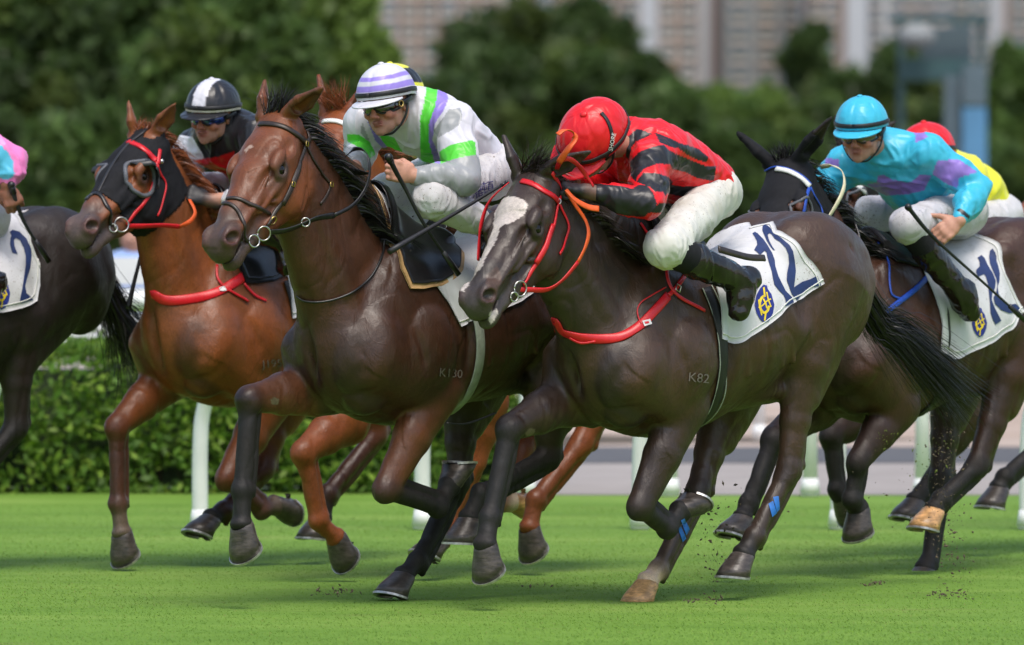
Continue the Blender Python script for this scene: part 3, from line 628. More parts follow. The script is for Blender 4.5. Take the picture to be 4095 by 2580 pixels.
def trunk(S_, fr, H, C):
    sc = H.get('sc', 1.0); ph = math.radians(H.get('pitch', 8)); wz = H['wz']; ws = H.get('ws', 1.0); lz = H.get('lz', 0)
    c_, s_ = math.cos(ph), math.sin(ph)
    def T(x, y, z):
        x *= sc; z = (z - 1.56) * sc; return np.array([x * c_ + z * s_, y * sc * ws, wz - x * s_ + z * c_])
    def inv(P):
        P = np.asarray(P, float); a = P[0]; b = P[2] - wz; return np.array([(a * c_ - b * s_) / sc, P[1] / sc / ws, (a * s_ + b * c_) / sc + 1.56])
    st = [(.40, 1.30, .98, .12), (.30, 1.42, .88, .195), (.15, 1.52, .82, .235), (0, 1.56, .80, .245), (-.2, 1.50, .80, .275), (-.4, 1.46, .83, .29),
          (-.6, 1.47, .90, .285), (-.78, 1.52, .97, .27), (-.95, 1.55, 1.02, .25), (-1.10, 1.50, 1.08, .22), (-1.18, 1.42, 1.14, .16)]
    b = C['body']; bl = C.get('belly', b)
    for i in range(len(st) - 1):
        x0, t0, b0, w0 = st[i]; x1, t1, b1, w1 = st[i + 1]
        S_.add(T(x0, 0, (t0 + b0) / 2), T(x1, 0, (t1 + b1) / 2), (w0 * sc, (t0 - b0) / 2 * sc), (w1 * sc, (t1 - b1) / 2 * sc), (0, 1, 0), .04, b)
    S_.p[-len(st) + 1]['cap'] = .08 * sc; S_.p[-1]['cap'] = .06 * sc
    def el(x, y, z, r, k=.03, c=None, sub=False, ax=(1, 0, 0), sd=(0, 1, 0)):
        S_.ell(T(x, y, z), tuple(np.array(r) * sc), ax, sd, k, c or b, sub)
    S_.add(T(.10, 0, 1.52), T(-.25, 0, 1.50), (.05, .05), (.06, .03), (0, 1, 0), .06, b)     # withers ridge
    for y in (-1, 1):
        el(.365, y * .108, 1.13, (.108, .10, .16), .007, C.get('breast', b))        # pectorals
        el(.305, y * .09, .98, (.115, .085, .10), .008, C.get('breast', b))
        el(.26, y * .165, 1.17, (.13, .075, .13), .03, b)     # point of shoulder
        el(.04, y * .222, 1.12, (.16, .070, .17), .010, b)     # triceps
        S_.add(T(.04, y * .135, 1.42), T(.26, y * .165, 1.20), (.055, .12), (.055, .10), (0, 1, 0), .04, b)
        el(-.16, y * .275, 1.12, (.02, .03, .20), .04, b, True)
        el(-.90, y * .130, 1.37, (.27, .145, .19), .03, b)
        el(-1.06, y * .128, 1.22, (.16, .128, .25), .014, b)
        el(-.70, y * .190, 1.42, (.055, .04, .045), .05, b)
        el(-.66, y * .30, 1.28, (.07, .05, .13), .06, b, True)  # flank hollow
        for j in range(5):
            x = -.22 - j * .075
            S_.add(T(x, y * .268, 1.26), T(x - .05, y * .252, 1.0), (.012, .012), (.010, .010), (0, 1, 0), .020, b)
    for y in (-1, 1):
        S_.add(T(-1.00, y * .262, 1.40), T(-.93, y * .275, 1.08), (.012, .010), (.010, .012), (0, 1, 0), .022, b, True)
        S_.add(T(-.76, y * .285, 1.36), T(-.70, y * .285, 1.10), (.012, .010), (.014, .014), (0, 1, 0), .03, b, True)
        S_.add(T(.17, y * .262, 1.34), T(.13, y * .285, 1.02), (.010, .012), (.010, .010), (0, 1, 0), .022, b, True)
        S_.add(T(.44, y * .20, 1.20), T(.34, y * .22, 1.0), (.010, .012), (.010, .010), (0, 1, 0), .018, b, True)
        S_.add(T(.47, y * .05, 1.0), T(.38, y * .15, .90), (.008, .010), (.008, .010), (0, 1, 0), .014, b, True)
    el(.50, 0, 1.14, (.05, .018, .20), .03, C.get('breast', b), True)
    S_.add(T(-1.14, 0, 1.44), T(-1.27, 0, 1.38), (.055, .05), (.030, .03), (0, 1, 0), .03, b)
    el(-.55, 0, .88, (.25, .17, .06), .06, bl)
    return T, inv
def foreleg(S_, T, fr, Lg, y, C, sc):
    """Lg: elbow, knee, fetlock, coronet, sole in local coordinates"""
    E, K, Fk, P, So = [np.asarray(q, float) for q in Lg['j']]
    cu, ck, cc, cp = Lg.get('c', C['fore'])
    sh = T(.30, y * .17, 1.13)
    S_.add(sh, E, (.085 * sc, .13 * sc), (.070 * sc, .10 * sc), (0, 1, 0), .035, C['body'])
    d = nrm(K - E); bk = -np.cross(d, (0, 1, 0))
    S_.add(E, E + (K - E) * .5, (.070 * sc, .092 * sc), (.054 * sc, .067 * sc), (0, 1, 0), .03, cu)
    S_.add(E + (K - E) * .5, K, (.054 * sc, .067 * sc), (.038 * sc, .042 * sc), (0, 1, 0), .02, cu)
    S_.add(E - bk * .035 + d * .05, E + (K - E) * .62 - bk * .022, (.034, .034), (.020, .018), (0, 1, 0), .010, cu)   # extensor belly
    S_.add(E + bk * .045 + d * .02, E + (K - E) * .6 + bk * .022, (.036, .036), (.018, .018), (0, 1, 0), .010, cu)
    S_.add(E + np.array([0, y * .035, 0]) + d * .04, E + (K - E) * .55 + np.array([0, y * .022, 0]), (.030, .040), (.018, .02), (0, 1, 0), .010, cu)
    lower_leg(S_, K, Fk, P, ck, cc, cp, sc, d, False)
    return (P, So, y)
def lower_leg(S_, K, Fk, P, ck, cc, cp, sc, dprev, hind):
    d2 = nrm(Fk - K); b2 = -np.cross(d2, (0, 1, 0)); b1 = -np.cross(dprev, (0, 1, 0)); yv = np.array([0, 1., 0])
    if not hind:
        S_.ell(K - b1 * .002, (.052 * sc, .038 * sc, .038 * sc), dprev, (0, 1, 0), .022, ck)
        S_.ell(K + d2 * .022 - b2 * .004, (.036 * sc, .036 * sc, .033 * sc), d2, (0, 1, 0), .018, ck)
        S_.ell(K + b1 * .030 + b2 * .0, (.024 * sc, .022 * sc, .020 * sc), dprev, (0, 1, 0), .012, ck)
    S_.add(K + d2 * .02, Fk, (.030 * sc, .031 * sc), (.0275 * sc, .028 * sc), (0, 1, 0), .018, cc)
    S_.add(K + d2 * .03 + b2 * .037 * sc, Fk + b2 * .035 * sc - d2 * .02, (.017 * sc, .0175 * sc), (.018 * sc, .0185 * sc), (0, 1, 0), .006, cc)     # tendon
    d3 = nrm(P - Fk); b3 = -np.cross(d3, (0, 1, 0))
    S_.ell(Fk, (.036 * sc, .034 * sc, .036 * sc), d2, (0, 1, 0), .014, cc)
    S_.ell(Fk + (b2 + b3) * .016, (.026 * sc, .027 * sc, .022 * sc), d2, (0, 1, 0), .010, cc)
    S_.ell(Fk + (b2 + b3) * .030 + d3 * .012, (.014, .012, .012), d3, (0, 1, 0), .010, cc)
    S_.add(Fk, P, (.028 * sc, .029 * sc), (.032 * sc, .032 * sc), (0, 1, 0), .018, cp)
    S_.ell(P - d3 * .006, (.022 * sc, .038 * sc, .039 * sc), d3, (0, 1, 0), .016, cp)
def hindleg(S_, T, fr, Lg, y, C, sc):
    St, H, Fk, P, So = [np.asarray(q, float) for q in Lg['j']]
    cu, ck, cc, cp = Lg.get('c', C['hind'])
    hip = T(-.92, y * .15, 1.28); but = T(-1.12, y * .11, 1.24)
    S_.add(hip, St, (.135 * sc, .20 * sc), (.080 * sc, .105 * sc), (0, 1, 0), .04, C['body'])
    d = nrm(H - St); bk = -np.cross(d, (0, 1, 0))
    S_.add(but, St + (H - St) * .30 + bk * .05, (.10 * sc, .12 * sc), (.050 * sc, .055 * sc), (0, 1, 0), .03, C['body'])
    S_.add(St, St + (H - St) * .55, (.070 * sc, .092 * sc), (.044 * sc, .056 * sc), (0, 1, 0), .025, cu)
    S_.add(St + (H - St) * .55, H, (.044 * sc, .056 * sc), (.034 * sc, .042 * sc), (0, 1, 0), .02, cu)
    d2 = nrm(Fk - H); b2 = -np.cross(d2, (0, 1, 0))
    ph = H + nrm(b2 + bk) * .052 * sc - d * .035 * sc                      # point of hock
    S_.add(St + (H - St) * .5 + bk * .050, ph, (.020, .022), (.017 * sc, .020 * sc), (0, 1, 0), .012, cu)
    S_.add(ph, H + d2 * .05 + b2 * .025, (.019 * sc, .022 * sc), (.017 * sc, .02 * sc), (0, 1, 0), .014, ck)
    S_.ell(H, (.052 * sc, .040 * sc, .046 * sc), d, (0, 1, 0), .016, ck)
    S_.ell(H + d2 * .04, (.042 * sc, .037 * sc, .036 * sc), d2, (0, 1, 0), .014, ck)
    lower_leg(S_, H, Fk, P, ck, cc, cp, sc, d, True)
    return (P, So, y)
def hoof_mesh(fr, P, So, sc, n=20):
    d = nrm(So - P); toe = np.cross(d, (0, 1, 0)); toe = nrm(toe); yv = np.cross(toe, d); h = .078 * sc
    V, Fc, V2 = [], [], []
    prof = [(-.012, .034, 0), (-.002, .0415, .001), (.012, .045, .005), (.04, .0505, .018), (.06, .0545, .028), (h, .0595, .038), (h + .001, .050, .038), (h - .008, .044, .034), (h - .010, .012, .02)]
    for (t, r, o) in prof:
        for j in range(n):
            a = 2 * math.pi * j / n; ca, sa = math.cos(a), math.sin(a)
            rr = r * sc * (1 + (.06 * ca if t > 0.02 else 0)); back = .86 if ca < -0.3 else 1
            heel = (-.010 * max(0, -ca) if t > .05 else 0)
            V.append(P + d * (t + heel) + toe * (o * sc + rr * ca * back) + yv * rr * sa)
    m = len(prof)
    Fc = [(i * n + j, i * n + (j + 1) % n, (i + 1) * n + (j + 1) % n, (i + 1) * n + j) for i in range(m - 1) for j in range(n)]
    Fc.append(tuple(range((m - 1) * n, m * n)))
    # frog wedge
    c = P + d * (h - .004)
    o = len(V); V += [c + toe * .035 + d * .002, c - toe * .028 + yv * .018, c - toe * .028 - yv * .018, c - d * .01 - toe * .01]
    Fc += [(o, o + 1, o + 2), (o, o + 3, o + 1), (o, o + 2, o + 3)]
    # shoe
    R = []; k = 0; ns = 22
    for j in range(ns + 1):
        a = -2.55 + 5.1 * j / ns; ca, sa = math.cos(a), math.sin(a); back = .86 if ca < -.3 else 1
        for rr_, t in ((.0615, h - .001), (.0615, h + .008), (.046, h + .008), (.046, h - .001)):
            rr = rr_ * sc * (1 + .06 * ca); R.append(P + d * (t - .010 * max(0, -ca)) + toe * (.038 * sc + rr * ca * back) + yv * rr * sa)
    Fs = [(i * 4 + j, i * 4 + (j + 1) % 4, (i + 1) * 4 + (j + 1) % 4, (i + 1) * 4 + j) for i in range(ns) for j in range(4)] + [(0, 1, 2, 3), (ns * 4 + 3, ns * 4 + 2, ns * 4 + 1, ns * 4)]
    return (fr.W(V), Fc), (fr.W(R), Fs)
def strands(roots, dirs, length, wd, droop=.5, curl=.05, seg=6, wind=None, rnd=None):
    """hair locks as thin tapering blades; world coordinates"""
    rnd = rnd or random; V, Fc = [], []
    for r, d in zip(roots, dirs):
        r = np.asarray(r, float); d = nrm(d); L = length * rnd.uniform(.6, 1.15); side = nrm(np.cross(d, (rnd.uniform(-1, 1), rnd.uniform(-1, 1), rnd.uniform(-1, 1))))
        p = r.copy(); o = len(V); cv = np.array([rnd.gauss(0, 1), rnd.gauss(0, 1), rnd.gauss(0, 1)]) * curl; w0 = wd * rnd.uniform(.5, 1.3)
        for i in range(seg + 1):
            t = i / seg; ww = w0 * (1 - t) ** .7 * (1 if t > 0 else .8)
            V += [p - side * ww, p + side * ww]
            dd = nrm(d + np.array([0, 0, -droop]) * t + cv * t + (np.asarray(wind) * t if wind is not None else 0)); p = p + dd * L / seg
        Fc += [(o + 2 * i, o + 2 * i + 1, o + 2 * i + 3, o + 2 * i + 2) for i in range(seg)]
    return V, Fc
class Horse: pass
def muscle(P):
    Wp = P + np.stack([vnoise(P, 3, 11), vnoise(P, 3, 12), vnoise(P, 3, 13)], 1) * .07
    Wp = Wp @ np.array([[1, 0, .35], [0, .8, 0], [0, 0, .5]])
    a = vnoise(Wp, 5.5, 3); b = vnoise(Wp, 10.5, 6)
    return vnoise(Wp, 8, 8) * .0032 - .0042 * np.exp(-(a / .09) ** 2) * (vnoise(P, 2.5, 4) > -.25) - .0022 * np.exp(-(b / .10) ** 2) * (vnoise(P, 3.5, 5) > -.1) + vnoise(P, 26, 5) * .0010 + .0015
def make_horse(H):
    fr = Frame(H['px'], H['D'], H['th']); sc = H.get('sc', 1.0); C = H['C']; S_ = Sculpt(); R = Horse(); R.fr = fr; R.H = H
    T, R.inv = trunk(S_, fr, H, C); R.T = T
    if 'head' in H:
        hd = build_head(S_, fr, H['head'], C); R.hd = hd; g = hd['g']
        n0 = T(.16, 0, 1.19); n3 = g(.045, 0, -.135); ncv = np.array(H.get('ncurve', (0, 0, .0)))
        n1 = n0 + (n3 - n0) * .38 + ncv * .8; n2 = n0 + (n3 - n0) * .72 + ncv
        nw = H.get('nw', 1.0); cn = C.get('neck', C['body'])
        S_.add(n0, n1, (.155 * sc, .29 * sc), (.105 * sc, .200 * sc * nw), (0, 1, 0), .05, cn)
        S_.add(n1, n2, (.105 * sc, .200 * sc * nw), (.080 * sc, .150 * sc * nw), (0, 1, 0), .04, cn)
        S_.add(n2, n3, (.080 * sc, .150 * sc * nw), (.068 * sc, .100 * sc), (0, 1, 0), .03, cn)
        S_.p[-3]['cap'] = .10; S_.p[-2]['cap'] = .06; S_.p[-1]['cap'] = .05
        ax = nrm(n3 - n0); up = np.cross(ax, (0, 1, 0)); up = up if up[2] > 0 else -up; R.nup = up; R.n = (n0, n1, n2, n3)
        cr = H.get('crest', 1.0); S_.add(n3 + up * .03, n1 + up * .155 * cr, (.045, .07), (.05, .09), (0, 1, 0), .04, cn); S_.add(n1 + up * .155 * cr, T(-.06, 0, 1.50 + .05 * cr), (.05, .09), (.055, .06), (0, 1, 0), .04, cn)
        if 'crestq' in H:
            cq = [fr.px(q, 0) - np.array([.02, 0, .075]) for q in H['crestq']]
            S_.add(n3 + up * .04, cq[0], (.045, .08), (.045, .085), (0, 1, 0), .04, cn)
            for i in range(len(cq) - 1): S_.add(cq[i], cq[i + 1], (.045 + .012 * i, .095), (.055 + .012 * i, .10), (0, 1, 0), .05, cn)
            S_.add(cq[-1], T(-.22, 0, 1.47), (.07, .10), (.07, .05), (0, 1, 0), .05, cn)
        # windpipe and jugular groove
        S_.add(g(.20, 0, -.205), T(.36, 0, 1.22), (.045, .06), (.09, .10), (0, 1, 0), .05, cn)
        S_.add(n3 - up * .02, n0 - up * .12, (.07, .10), (.12, .16), (0, 1, 0), .05, cn)
        for y in (-1, 1):
            S_.add(n3 + np.array([0, y * .055, 0]) - up * .02, n0 + np.array([.06, y * .125, 0]) - up * .07, (.018, .030), (.035, .06), (0, 1, 0), .018, cn)
    hoofs = []
    for key, fn in (('fl', foreleg), ('fr', foreleg), ('hl', hindleg), ('hr', hindleg)):
        if key not in H: continue
        Lg = dict(H[key]); y = 1 if key[1] == 'l' else -1
        lats = Lg.get('lat', [.15, .13, .11, .10, .10]); J = []
        for q, lt in zip(Lg['q'], lats): J.append(fr.px(q, y * lt) if len(q) == 2 else T(*q))
        Lg['j'] = J; hoofs.append((*fn(S_, T, fr, Lg, y, C, sc * H.get('leg', 1.22)), Lg.get('hoof', 'hoof'), key))
    for fn in H.get('extra', []): fn(S_, R)
    h = H.get('h', .008)
    V, Q = S_.mesh(h, disp=muscle)
    col = S_.colours(V, C['body']); R.Vl = V; 
    P = proj(fr.W(V))
    if 'paint' in H: col = H['paint'](V, col, R, P)
    VW = fr.W(V); R.V, R.Q = VW, Q; R.tree = bvh(VW, Q); R.N = vnormals(VW, Q)
    root = empty('racehorse', fr.o, H['label'], 'horse', H.get('group')); R.root = root
    R.body = mk('body', VW, Q, M[H.get('mat', 'coat')], root, col=col)
    for (P_, So, y, hm, key) in hoofs:
        a, b = hoof_mesh(fr, P_, So, sc * H.get('leg', 1.22) * 1.0); ho = mk('hoof', *a, M[hm], root); mk('horseshoe', *b, M['shoe'], ho, smooth=False)
    if 'head' in H:
        for y in (-1, 1):
            c = fr.W(hd['g'](.227, y * .0875, -.066)); v, f = uvsphere(c, .0225 * hd['hs'], None, 16, 10); mk('eye', v, f, M['eye'], root)
    return R
# --- things laid over a body
class Skinner:
    """finds points on the surface that the camera ray through a photograph pixel meets"""
    def __init__(s, *trees): s.t = trees
    def hit(s, px, py):
        r = nrm(ray(px, py)); best = None
        for t in s.t:
            h = t.ray_cast(Vector(ORG), Vector(r))
            if h[0] is not None and (best is None or h[3] < best[2]): best = (np.array(h[0]), np.array(h[1]), h[3])
        if best is None: return None
        n = best[1]; n = n if np.dot(n, r) < 0 else -n; return best[0], n
def near(tree, p):
    h = tree.find_nearest(Vector(p)); n = np.array(h[1]); return np.array(h[0]), n
def strap(name, pts, tree, wd, m, parent, off=.003, th=.0025, n=6, snap3=False):
    """pts: list of photograph pixels (2 numbers, laid on the surface) or world points (3 numbers)"""
    sk = Skinner(*tree) if isinstance(tree, (list, tuple)) else Skinner(tree)
    P, N = [], []
    dense = []
    last = None
    Q = []
    for q in pts:
        if len(q) == 2:
            h = sk.hit(*q)
            if h is None:
                Q.append(None); continue
            Q.append((h[0], h[1], True))
        else: Q.append((np.asarray(q, float), None, snap3))
    Q = [q for q in Q if q is not None]
    if len(Q) < 2: return None
    ctr = crom([q[0] for q in Q], n); flags = np.interp(np.linspace(0, len(Q) - 1, len(ctr)), range(len(Q)), [1.0 if q[2] else 0.0 for q in Q])
    for i, p in enumerate(ctr):
        best = None
        for t in sk.t:
            h = t.find_nearest(Vector(p))
            if h[0] is not None and (best is None or h[3] < best[3]): best = h
        q, nn = np.array(best[0]), np.array(best[1])
        if flags[i] > .5: P.append(q + nn * off)
        else: P.append(p)
        N.append(nn)
    P, N = np.array(P), np.array(N)
    for _ in range(3):
        N[1:-1] = (N[:-2] + N[1:-1] * 2 + N[2:]) / 4
        P[1:-1] = (P[:-2] + P[1:-1] * 2 + P[2:]) / 4
    v, f = ribbon(P, N, wd, th); return mk(name, v, f, m, parent)
# coat colours; breast and belly mostly darker than the body
DB = (.030, .017, .011); BLK = (.012, .010, .0095)
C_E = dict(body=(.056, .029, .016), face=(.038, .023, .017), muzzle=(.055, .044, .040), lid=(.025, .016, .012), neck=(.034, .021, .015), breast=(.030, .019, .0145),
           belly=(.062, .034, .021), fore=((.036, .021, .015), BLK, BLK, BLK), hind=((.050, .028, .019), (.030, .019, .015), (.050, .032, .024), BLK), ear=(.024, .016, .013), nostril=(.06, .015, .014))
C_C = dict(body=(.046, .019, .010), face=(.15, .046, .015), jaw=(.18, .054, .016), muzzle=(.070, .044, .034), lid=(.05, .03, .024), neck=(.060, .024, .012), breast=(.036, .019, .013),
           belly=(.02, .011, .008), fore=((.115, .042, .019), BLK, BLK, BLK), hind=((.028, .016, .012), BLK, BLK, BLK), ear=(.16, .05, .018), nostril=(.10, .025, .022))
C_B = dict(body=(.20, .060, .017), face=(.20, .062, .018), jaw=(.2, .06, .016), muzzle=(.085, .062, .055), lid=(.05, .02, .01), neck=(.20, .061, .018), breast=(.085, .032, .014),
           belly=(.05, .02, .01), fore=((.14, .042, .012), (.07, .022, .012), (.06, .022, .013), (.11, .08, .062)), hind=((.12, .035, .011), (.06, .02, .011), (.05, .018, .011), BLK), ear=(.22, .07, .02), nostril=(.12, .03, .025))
C_D = dict(body=(.20, .055, .014), face=(.2, .055, .014), muzzle=(.08, .04, .03), fore=((.20, .055, .014),) * 4, hind=((.18, .05, .014),) * 4, ear=(.2, .05, .014))
C_F = dict(body=(.050, .022, .013), face=(.09, .03, .013), muzzle=(.03, .02, .015), lid=(.03, .012, .008), neck=(.060, .023, .012), breast=(.030, .016, .010),
           belly=(.025, .014, .009), fore=((.030, .014, .009), BLK, BLK, BLK), hind=((.035, .017, .010), BLK, BLK, BLK), ear=BLK)
C_A = dict(body=(.018, .012, .011), face=(.02, .012, .01), muzzle=(.02, .012, .01), fore=((.02, .012, .01), BLK, BLK, BLK), hind=((.018, .010, .008), BLK, BLK, BLK))
ER, EL = (-.10, -.02, .13), (-.13, .10, .05)
SPEC = {}
SPEC['E'] = dict(crestq=[Z('5', 640, 500), Z('5', 820, 590), Z('5', 1030, 665)], px=2570, D=30.0, th=49, wz=1.43, pitch=9, C=C_E, label='near black brown racehorse with a long white blaze, carrying number 12', h=.0062, mat='coat_dark',
    head=dict(poll=Z('5', 434, 395), muzzle=Z('5', 90, 1060), ear_r=(-.09, -.04, .11), ear_l=(-.06, .17, .02)),
    fl=dict(q=[Z('6', 1290, 300), Z('6', 1048, 862), Z('6', 1195, 985), Z('6', 1270, 885), Z('6', 1318, 795)]),
    fr=dict(q=[Z('6', 640, 270), Z('6', 325, 430), Z('6', 220, 920), Z('6', 195, 1080), Z('6', 258, 1195)]),
    hl=dict(q=[Z('8', 520, 190), Z('8', 450, 730), Z('8', 275, 1070), Z('8', 215, 1165), Z('8', 205, 1275)], lat=[.17, .16, .14, .13, .13]),
    hr=dict(q=[Z('6', 1500, 330), Z('6', 1365, 780), Z('6', 1150, 1210), Z('6', 1085, 1285), Z('6', 1075, 1390)], lat=[.17, .14, .12, .12, .12], hoof='hoof_tan', c=((.050, .028, .019), (.030, .019, .015), (.050, .032, .024), (.60, .44, .32))))
SPEC['C'] = dict(crestq=[Z('3', 640, 490), Z('3', 790, 660), Z('3', 930, 840)], px=1536, D=30.0, th=49, wz=1.48, pitch=8, C=C_C, label='bay racehorse in a plain dark bridle with its head level left of centre', h=.0062,
    head=dict(poll=Z('3', 400, 345), muzzle=Z('3', 52, 1020), ear_r=(-.12, -.01, .06), ear_l=(-.04, .16, .06)),
    fl=dict(q=[Z('4', 760, 400), Z('4', 518, 882), Z('4', 760, 968), Z('4', 815, 865), Z('4', 820, 772)]),
    fr=dict(q=[Z('2', 1580, 450), Z('2', 1260, 500), Z('2', 1225, 960), Z('2', 1222, 1140), Z('2', 1290, 1250)]),
    hl=dict(q=[Z('6', 560, 300), Z('6', 540, 590), Z('6', 170, 790), Z('6', 105, 935), Z('6', 100, 1060)], lat=[.17, .16, .14, .13, .13]),
    hr=dict(q=[Z('4', 880, 450), Z('4', 850, 850), Z('4', 665, 1220), Z('4', 600, 1290), Z('4', 580, 1385)], lat=[.17, .14, .12, .12, .12]))
SPEC['B'] = dict(crestq=[Z('1', 940, 560), Z('1', 1060, 740), Z('1', 1220, 900)], px=893, D=33.0, th=49, wz=1.47, pitch=8, C=C_B, label='chestnut racehorse in a black hood with eye cups and a red bridle', h=.009,
    head=dict(poll=Z('1', 785, 440), muzzle=Z('1', 395, 945), ear_r=(-.06, .0, .11), ear_l=(-.05, .11, .09)),
    fl=dict(q=[Z('2', 1380, 480), Z('2', 1150, 900), Z('2', 1320, 1060), Z('2', 1390, 1035), Z('2', 1460, 1010)]),
    fr=dict(q=[Z('2', 840, 400), Z('2', 590, 640), Z('2', 595, 1030), Z('2', 615, 1180), Z('2', 675, 1275)]),
    hl=dict(q=[Z('4', 470, 420), Z('4', 470, 630), Z('4', 245, 905), Z('4', 215, 1020), Z('4', 205, 1120)], lat=[.17, .16, .14, .13, .13]),
    hr=dict(q=[Z('2', 1420, 500), Z('2', 1330, 850), Z('2', 1130, 1065), Z('2', 1065, 1110), Z('2', 1040, 1190)], lat=[.17, .14, .12, .12, .12]))
SPEC['D'] = dict(px=1750, D=32.0, th=49, wz=1.47, pitch=8, C=C_D, label='chestnut racehorse mostly hidden behind the bay, only mane and legs showing', h=.010,
    head=dict(poll=Z('3', 745, 330), muzzle=Z('3', 420, 900), ear_r=(-.12, -.03, .10), ear_l=(-.12, .10, .04)),
    fl=dict(q=[Z('4', 980, 480), Z('4', 930, 750), Z('4', 800, 1050), Z('4', 765, 1130), Z('4', 730, 1225)]),
    fr=dict(q=[Z('4', 330, 560), Z('4', 130, 710), Z('4', 200, 1030), Z('4', 285, 1110), Z('4', 350, 1160)]),
    hl=dict(q=[Z('4', 1560, 400), Z('4', 1430, 670), Z('4', 1215, 930), Z('4', 1185, 1065), Z('4', 1240, 1145)], lat=[.17, .16, .14, .13, .13]),
    hr=dict(q=[Z('4', 1300, 450), Z('4', 1150, 700), Z('6', 260, 850), Z('6', 335, 835), Z('6', 400, 800)], lat=[.17, .14, .12, .12, .12], hoof='hoof_tan', c=((.18, .05, .014), (.18, .05, .014), (.18, .05, .014), (.5, .42, .34))))
SPEC['F'] = dict(px=3480, D=32.2, th=50, wz=1.42, pitch=8, C=C_F, label='dark bay racehorse in a black eared hood ridden by the sky blue jockey', h=.009,
    head=dict(poll=Z('7', 290, 430), muzzle=Z('7', 160, 1020), ear_r=(-.05, -.07, .15), ear_l=(-.04, .19, .12)),
    fl=dict(q=[Z('8', 1000, 400), Z('8', 800, 690), Z('8', 765, 880), Z('8', 800, 930), Z('8', 825, 1010)]),
    fr=dict(q=[Z('8', 600, 400), Z('8', 370, 570), Z('8', 245, 900), Z('8', 215, 980), Z('8', 190, 1080)]),
    hl=dict(q=[Z('8', 1560, 250), Z('8', 1400, 710), Z('8', 1220, 880), Z('8', 1180, 940), Z('8', 1165, 1030)], lat=[.17, .16, .14, .13, .13], hoof='hoof_tan'),
    hr=dict(q=[Z('8', 1260, 330), Z('8', 1215, 780), Z('8', 1155, 1200), Z('8', 1135, 1240), Z('8', 1125, 1310)], lat=[.17, .14, .12, .12, .12]))
SPEC['G'] = dict(px=3820, D=34.0, th=50, wz=1.46, pitch=7, C=C_F, label='dark racehorse mostly hidden behind the black eared hooded horse', h=.011,
    head=dict(poll=(3405, 600), muzzle=(3190, 1000), ear_r=(-.12, -.03, .10), ear_l=(-.12, .10, .04)),
    fr=dict(q=[Z('8', 800, 450), Z('8', 660, 560), Z('8', 690, 830), Z('8', 715, 860), Z('8', 770, 900)]),
    fl=dict(q=[Z('8', 1330, 480), Z('8', 1230, 660), Z('8', 1120, 850), Z('8', 1085, 895), Z('8', 1070, 970)]),
    hl=dict(q=[(4480, 1300), (4300, 1650), Z('8', 1540, 770), Z('8', 1510, 830), Z('8', 1500, 910)], lat=[.17, .16, .14, .13, .13]))
SPEC['A'] = dict(px=-470, D=32.3, th=49, wz=1.50, pitch=6, C=C_A, label='black racehorse cut off by the left edge, carrying number 2', h=.010, mat='coat_dark',
    head=dict(poll=(-900, 500), muzzle=(-1150, 900)),
    hl=dict(q=[Z('2', 90, 150), Z('2', 80, 640), (-150, 1950), (-200, 2040), (-240, 2110)], lat=[.17, .16, .14, .13, .13]))
def paint_e(V, col, R, P):
    hd = R.hd; Lc = (V - hd['poll']) @ hd['A'].T / hd['hs']; k = (Lc[:, 0] > 0) & (Lc[:, 0] < .75) & (np.abs(Lc[:, 1]) < .12) & (Lc[:, 2] > -.20)
    wob = P + np.stack([vnoise(V, 60, 1), vnoise(V, 60, 2)], 1) * 5
    for pl in ([(250, 600), (290, 545), (350, 530), (400, 545), (432, 590), (400, 640), (350, 670), (300, 690), (272, 710), (262, 750), (245, 790), (205, 860), (175, 920), (125, 985), (95, 1030), (80, 1060), (56, 1050), (85, 990), (125, 930), (175, 850), (215, 770), (238, 710), (243, 650)], [(205, 1225), (225, 1165), (262, 1150), (262, 1190), (225, 1240)]):
        m = k & inpoly(wob, [Z('5', *q) for q in pl]); col[m] = np.array((.50, .455, .425)) * (1 + .18 * vnoise(V[m], 90, 4))[:, None]
    m = inpoly(P, [Z('6', *q) for q in [(412, 460), (440, 432), (472, 438), (460, 465), (425, 478)]]) & (V[:, 2] < 1.1); col[m] = (.13, .10, .07)
    m = k & inpoly(wob, [Z('5', *q) for q in [(190, 960), (260, 920), (290, 980), (260, 1060), (200, 1030)]]); col[m] = col[m] * .5 + np.array((.10, .05, .03)) * .5
    return col
def paint_c(V, col, R, P):
    hd = R.hd; Lc = (V - hd['poll']) @ hd['A'].T / hd['hs']; x, y, z = Lc.T; k = (x > -.1) & (x < .75) & (np.abs(y) < .14) & (z > -.3)
    m = inpoly(P, [Z('2', *q) for q in [(1365, 505), (1385, 492), (1412, 500), (1405, 528), (1375, 530)]]) & (V[:, 2] < 1.1); col[m] = (.14, .11, .07)
    g = np.clip(1 - np.hypot(x - .262, z + .085) / .085, 0, 1)[:, None] * k[:, None]; col = col * (1 - g * .55) + np.array((.075, .045, .032)) * g * .55
    m = k & inpoly(P + np.stack([vnoise(V, 50, 1), vnoise(V, 50, 2)], 1) * 6, [Z('3', *q) for q in [(235, 555), (285, 520), (300, 525), (255, 565)]]); col[m] = (.38, .27, .22)
    return col
SPEC['E']['paint'] = paint_e; SPEC['C']['paint'] = paint_c
SPEC['H'] = dict(px=5000, D=38.0, th=49, wz=1.5, pitch=6, C=C_D, label='chestnut horse whose nose just enters at the right edge', h=.014, head=dict(poll=(4330, 640), muzzle=(3965, 905)))
RH = {}
for key in (ONLY if 'ONLY' in globals() else SPEC):
    RH[key] = make_horse(SPEC[key]); print(key, len(RH[key].V))
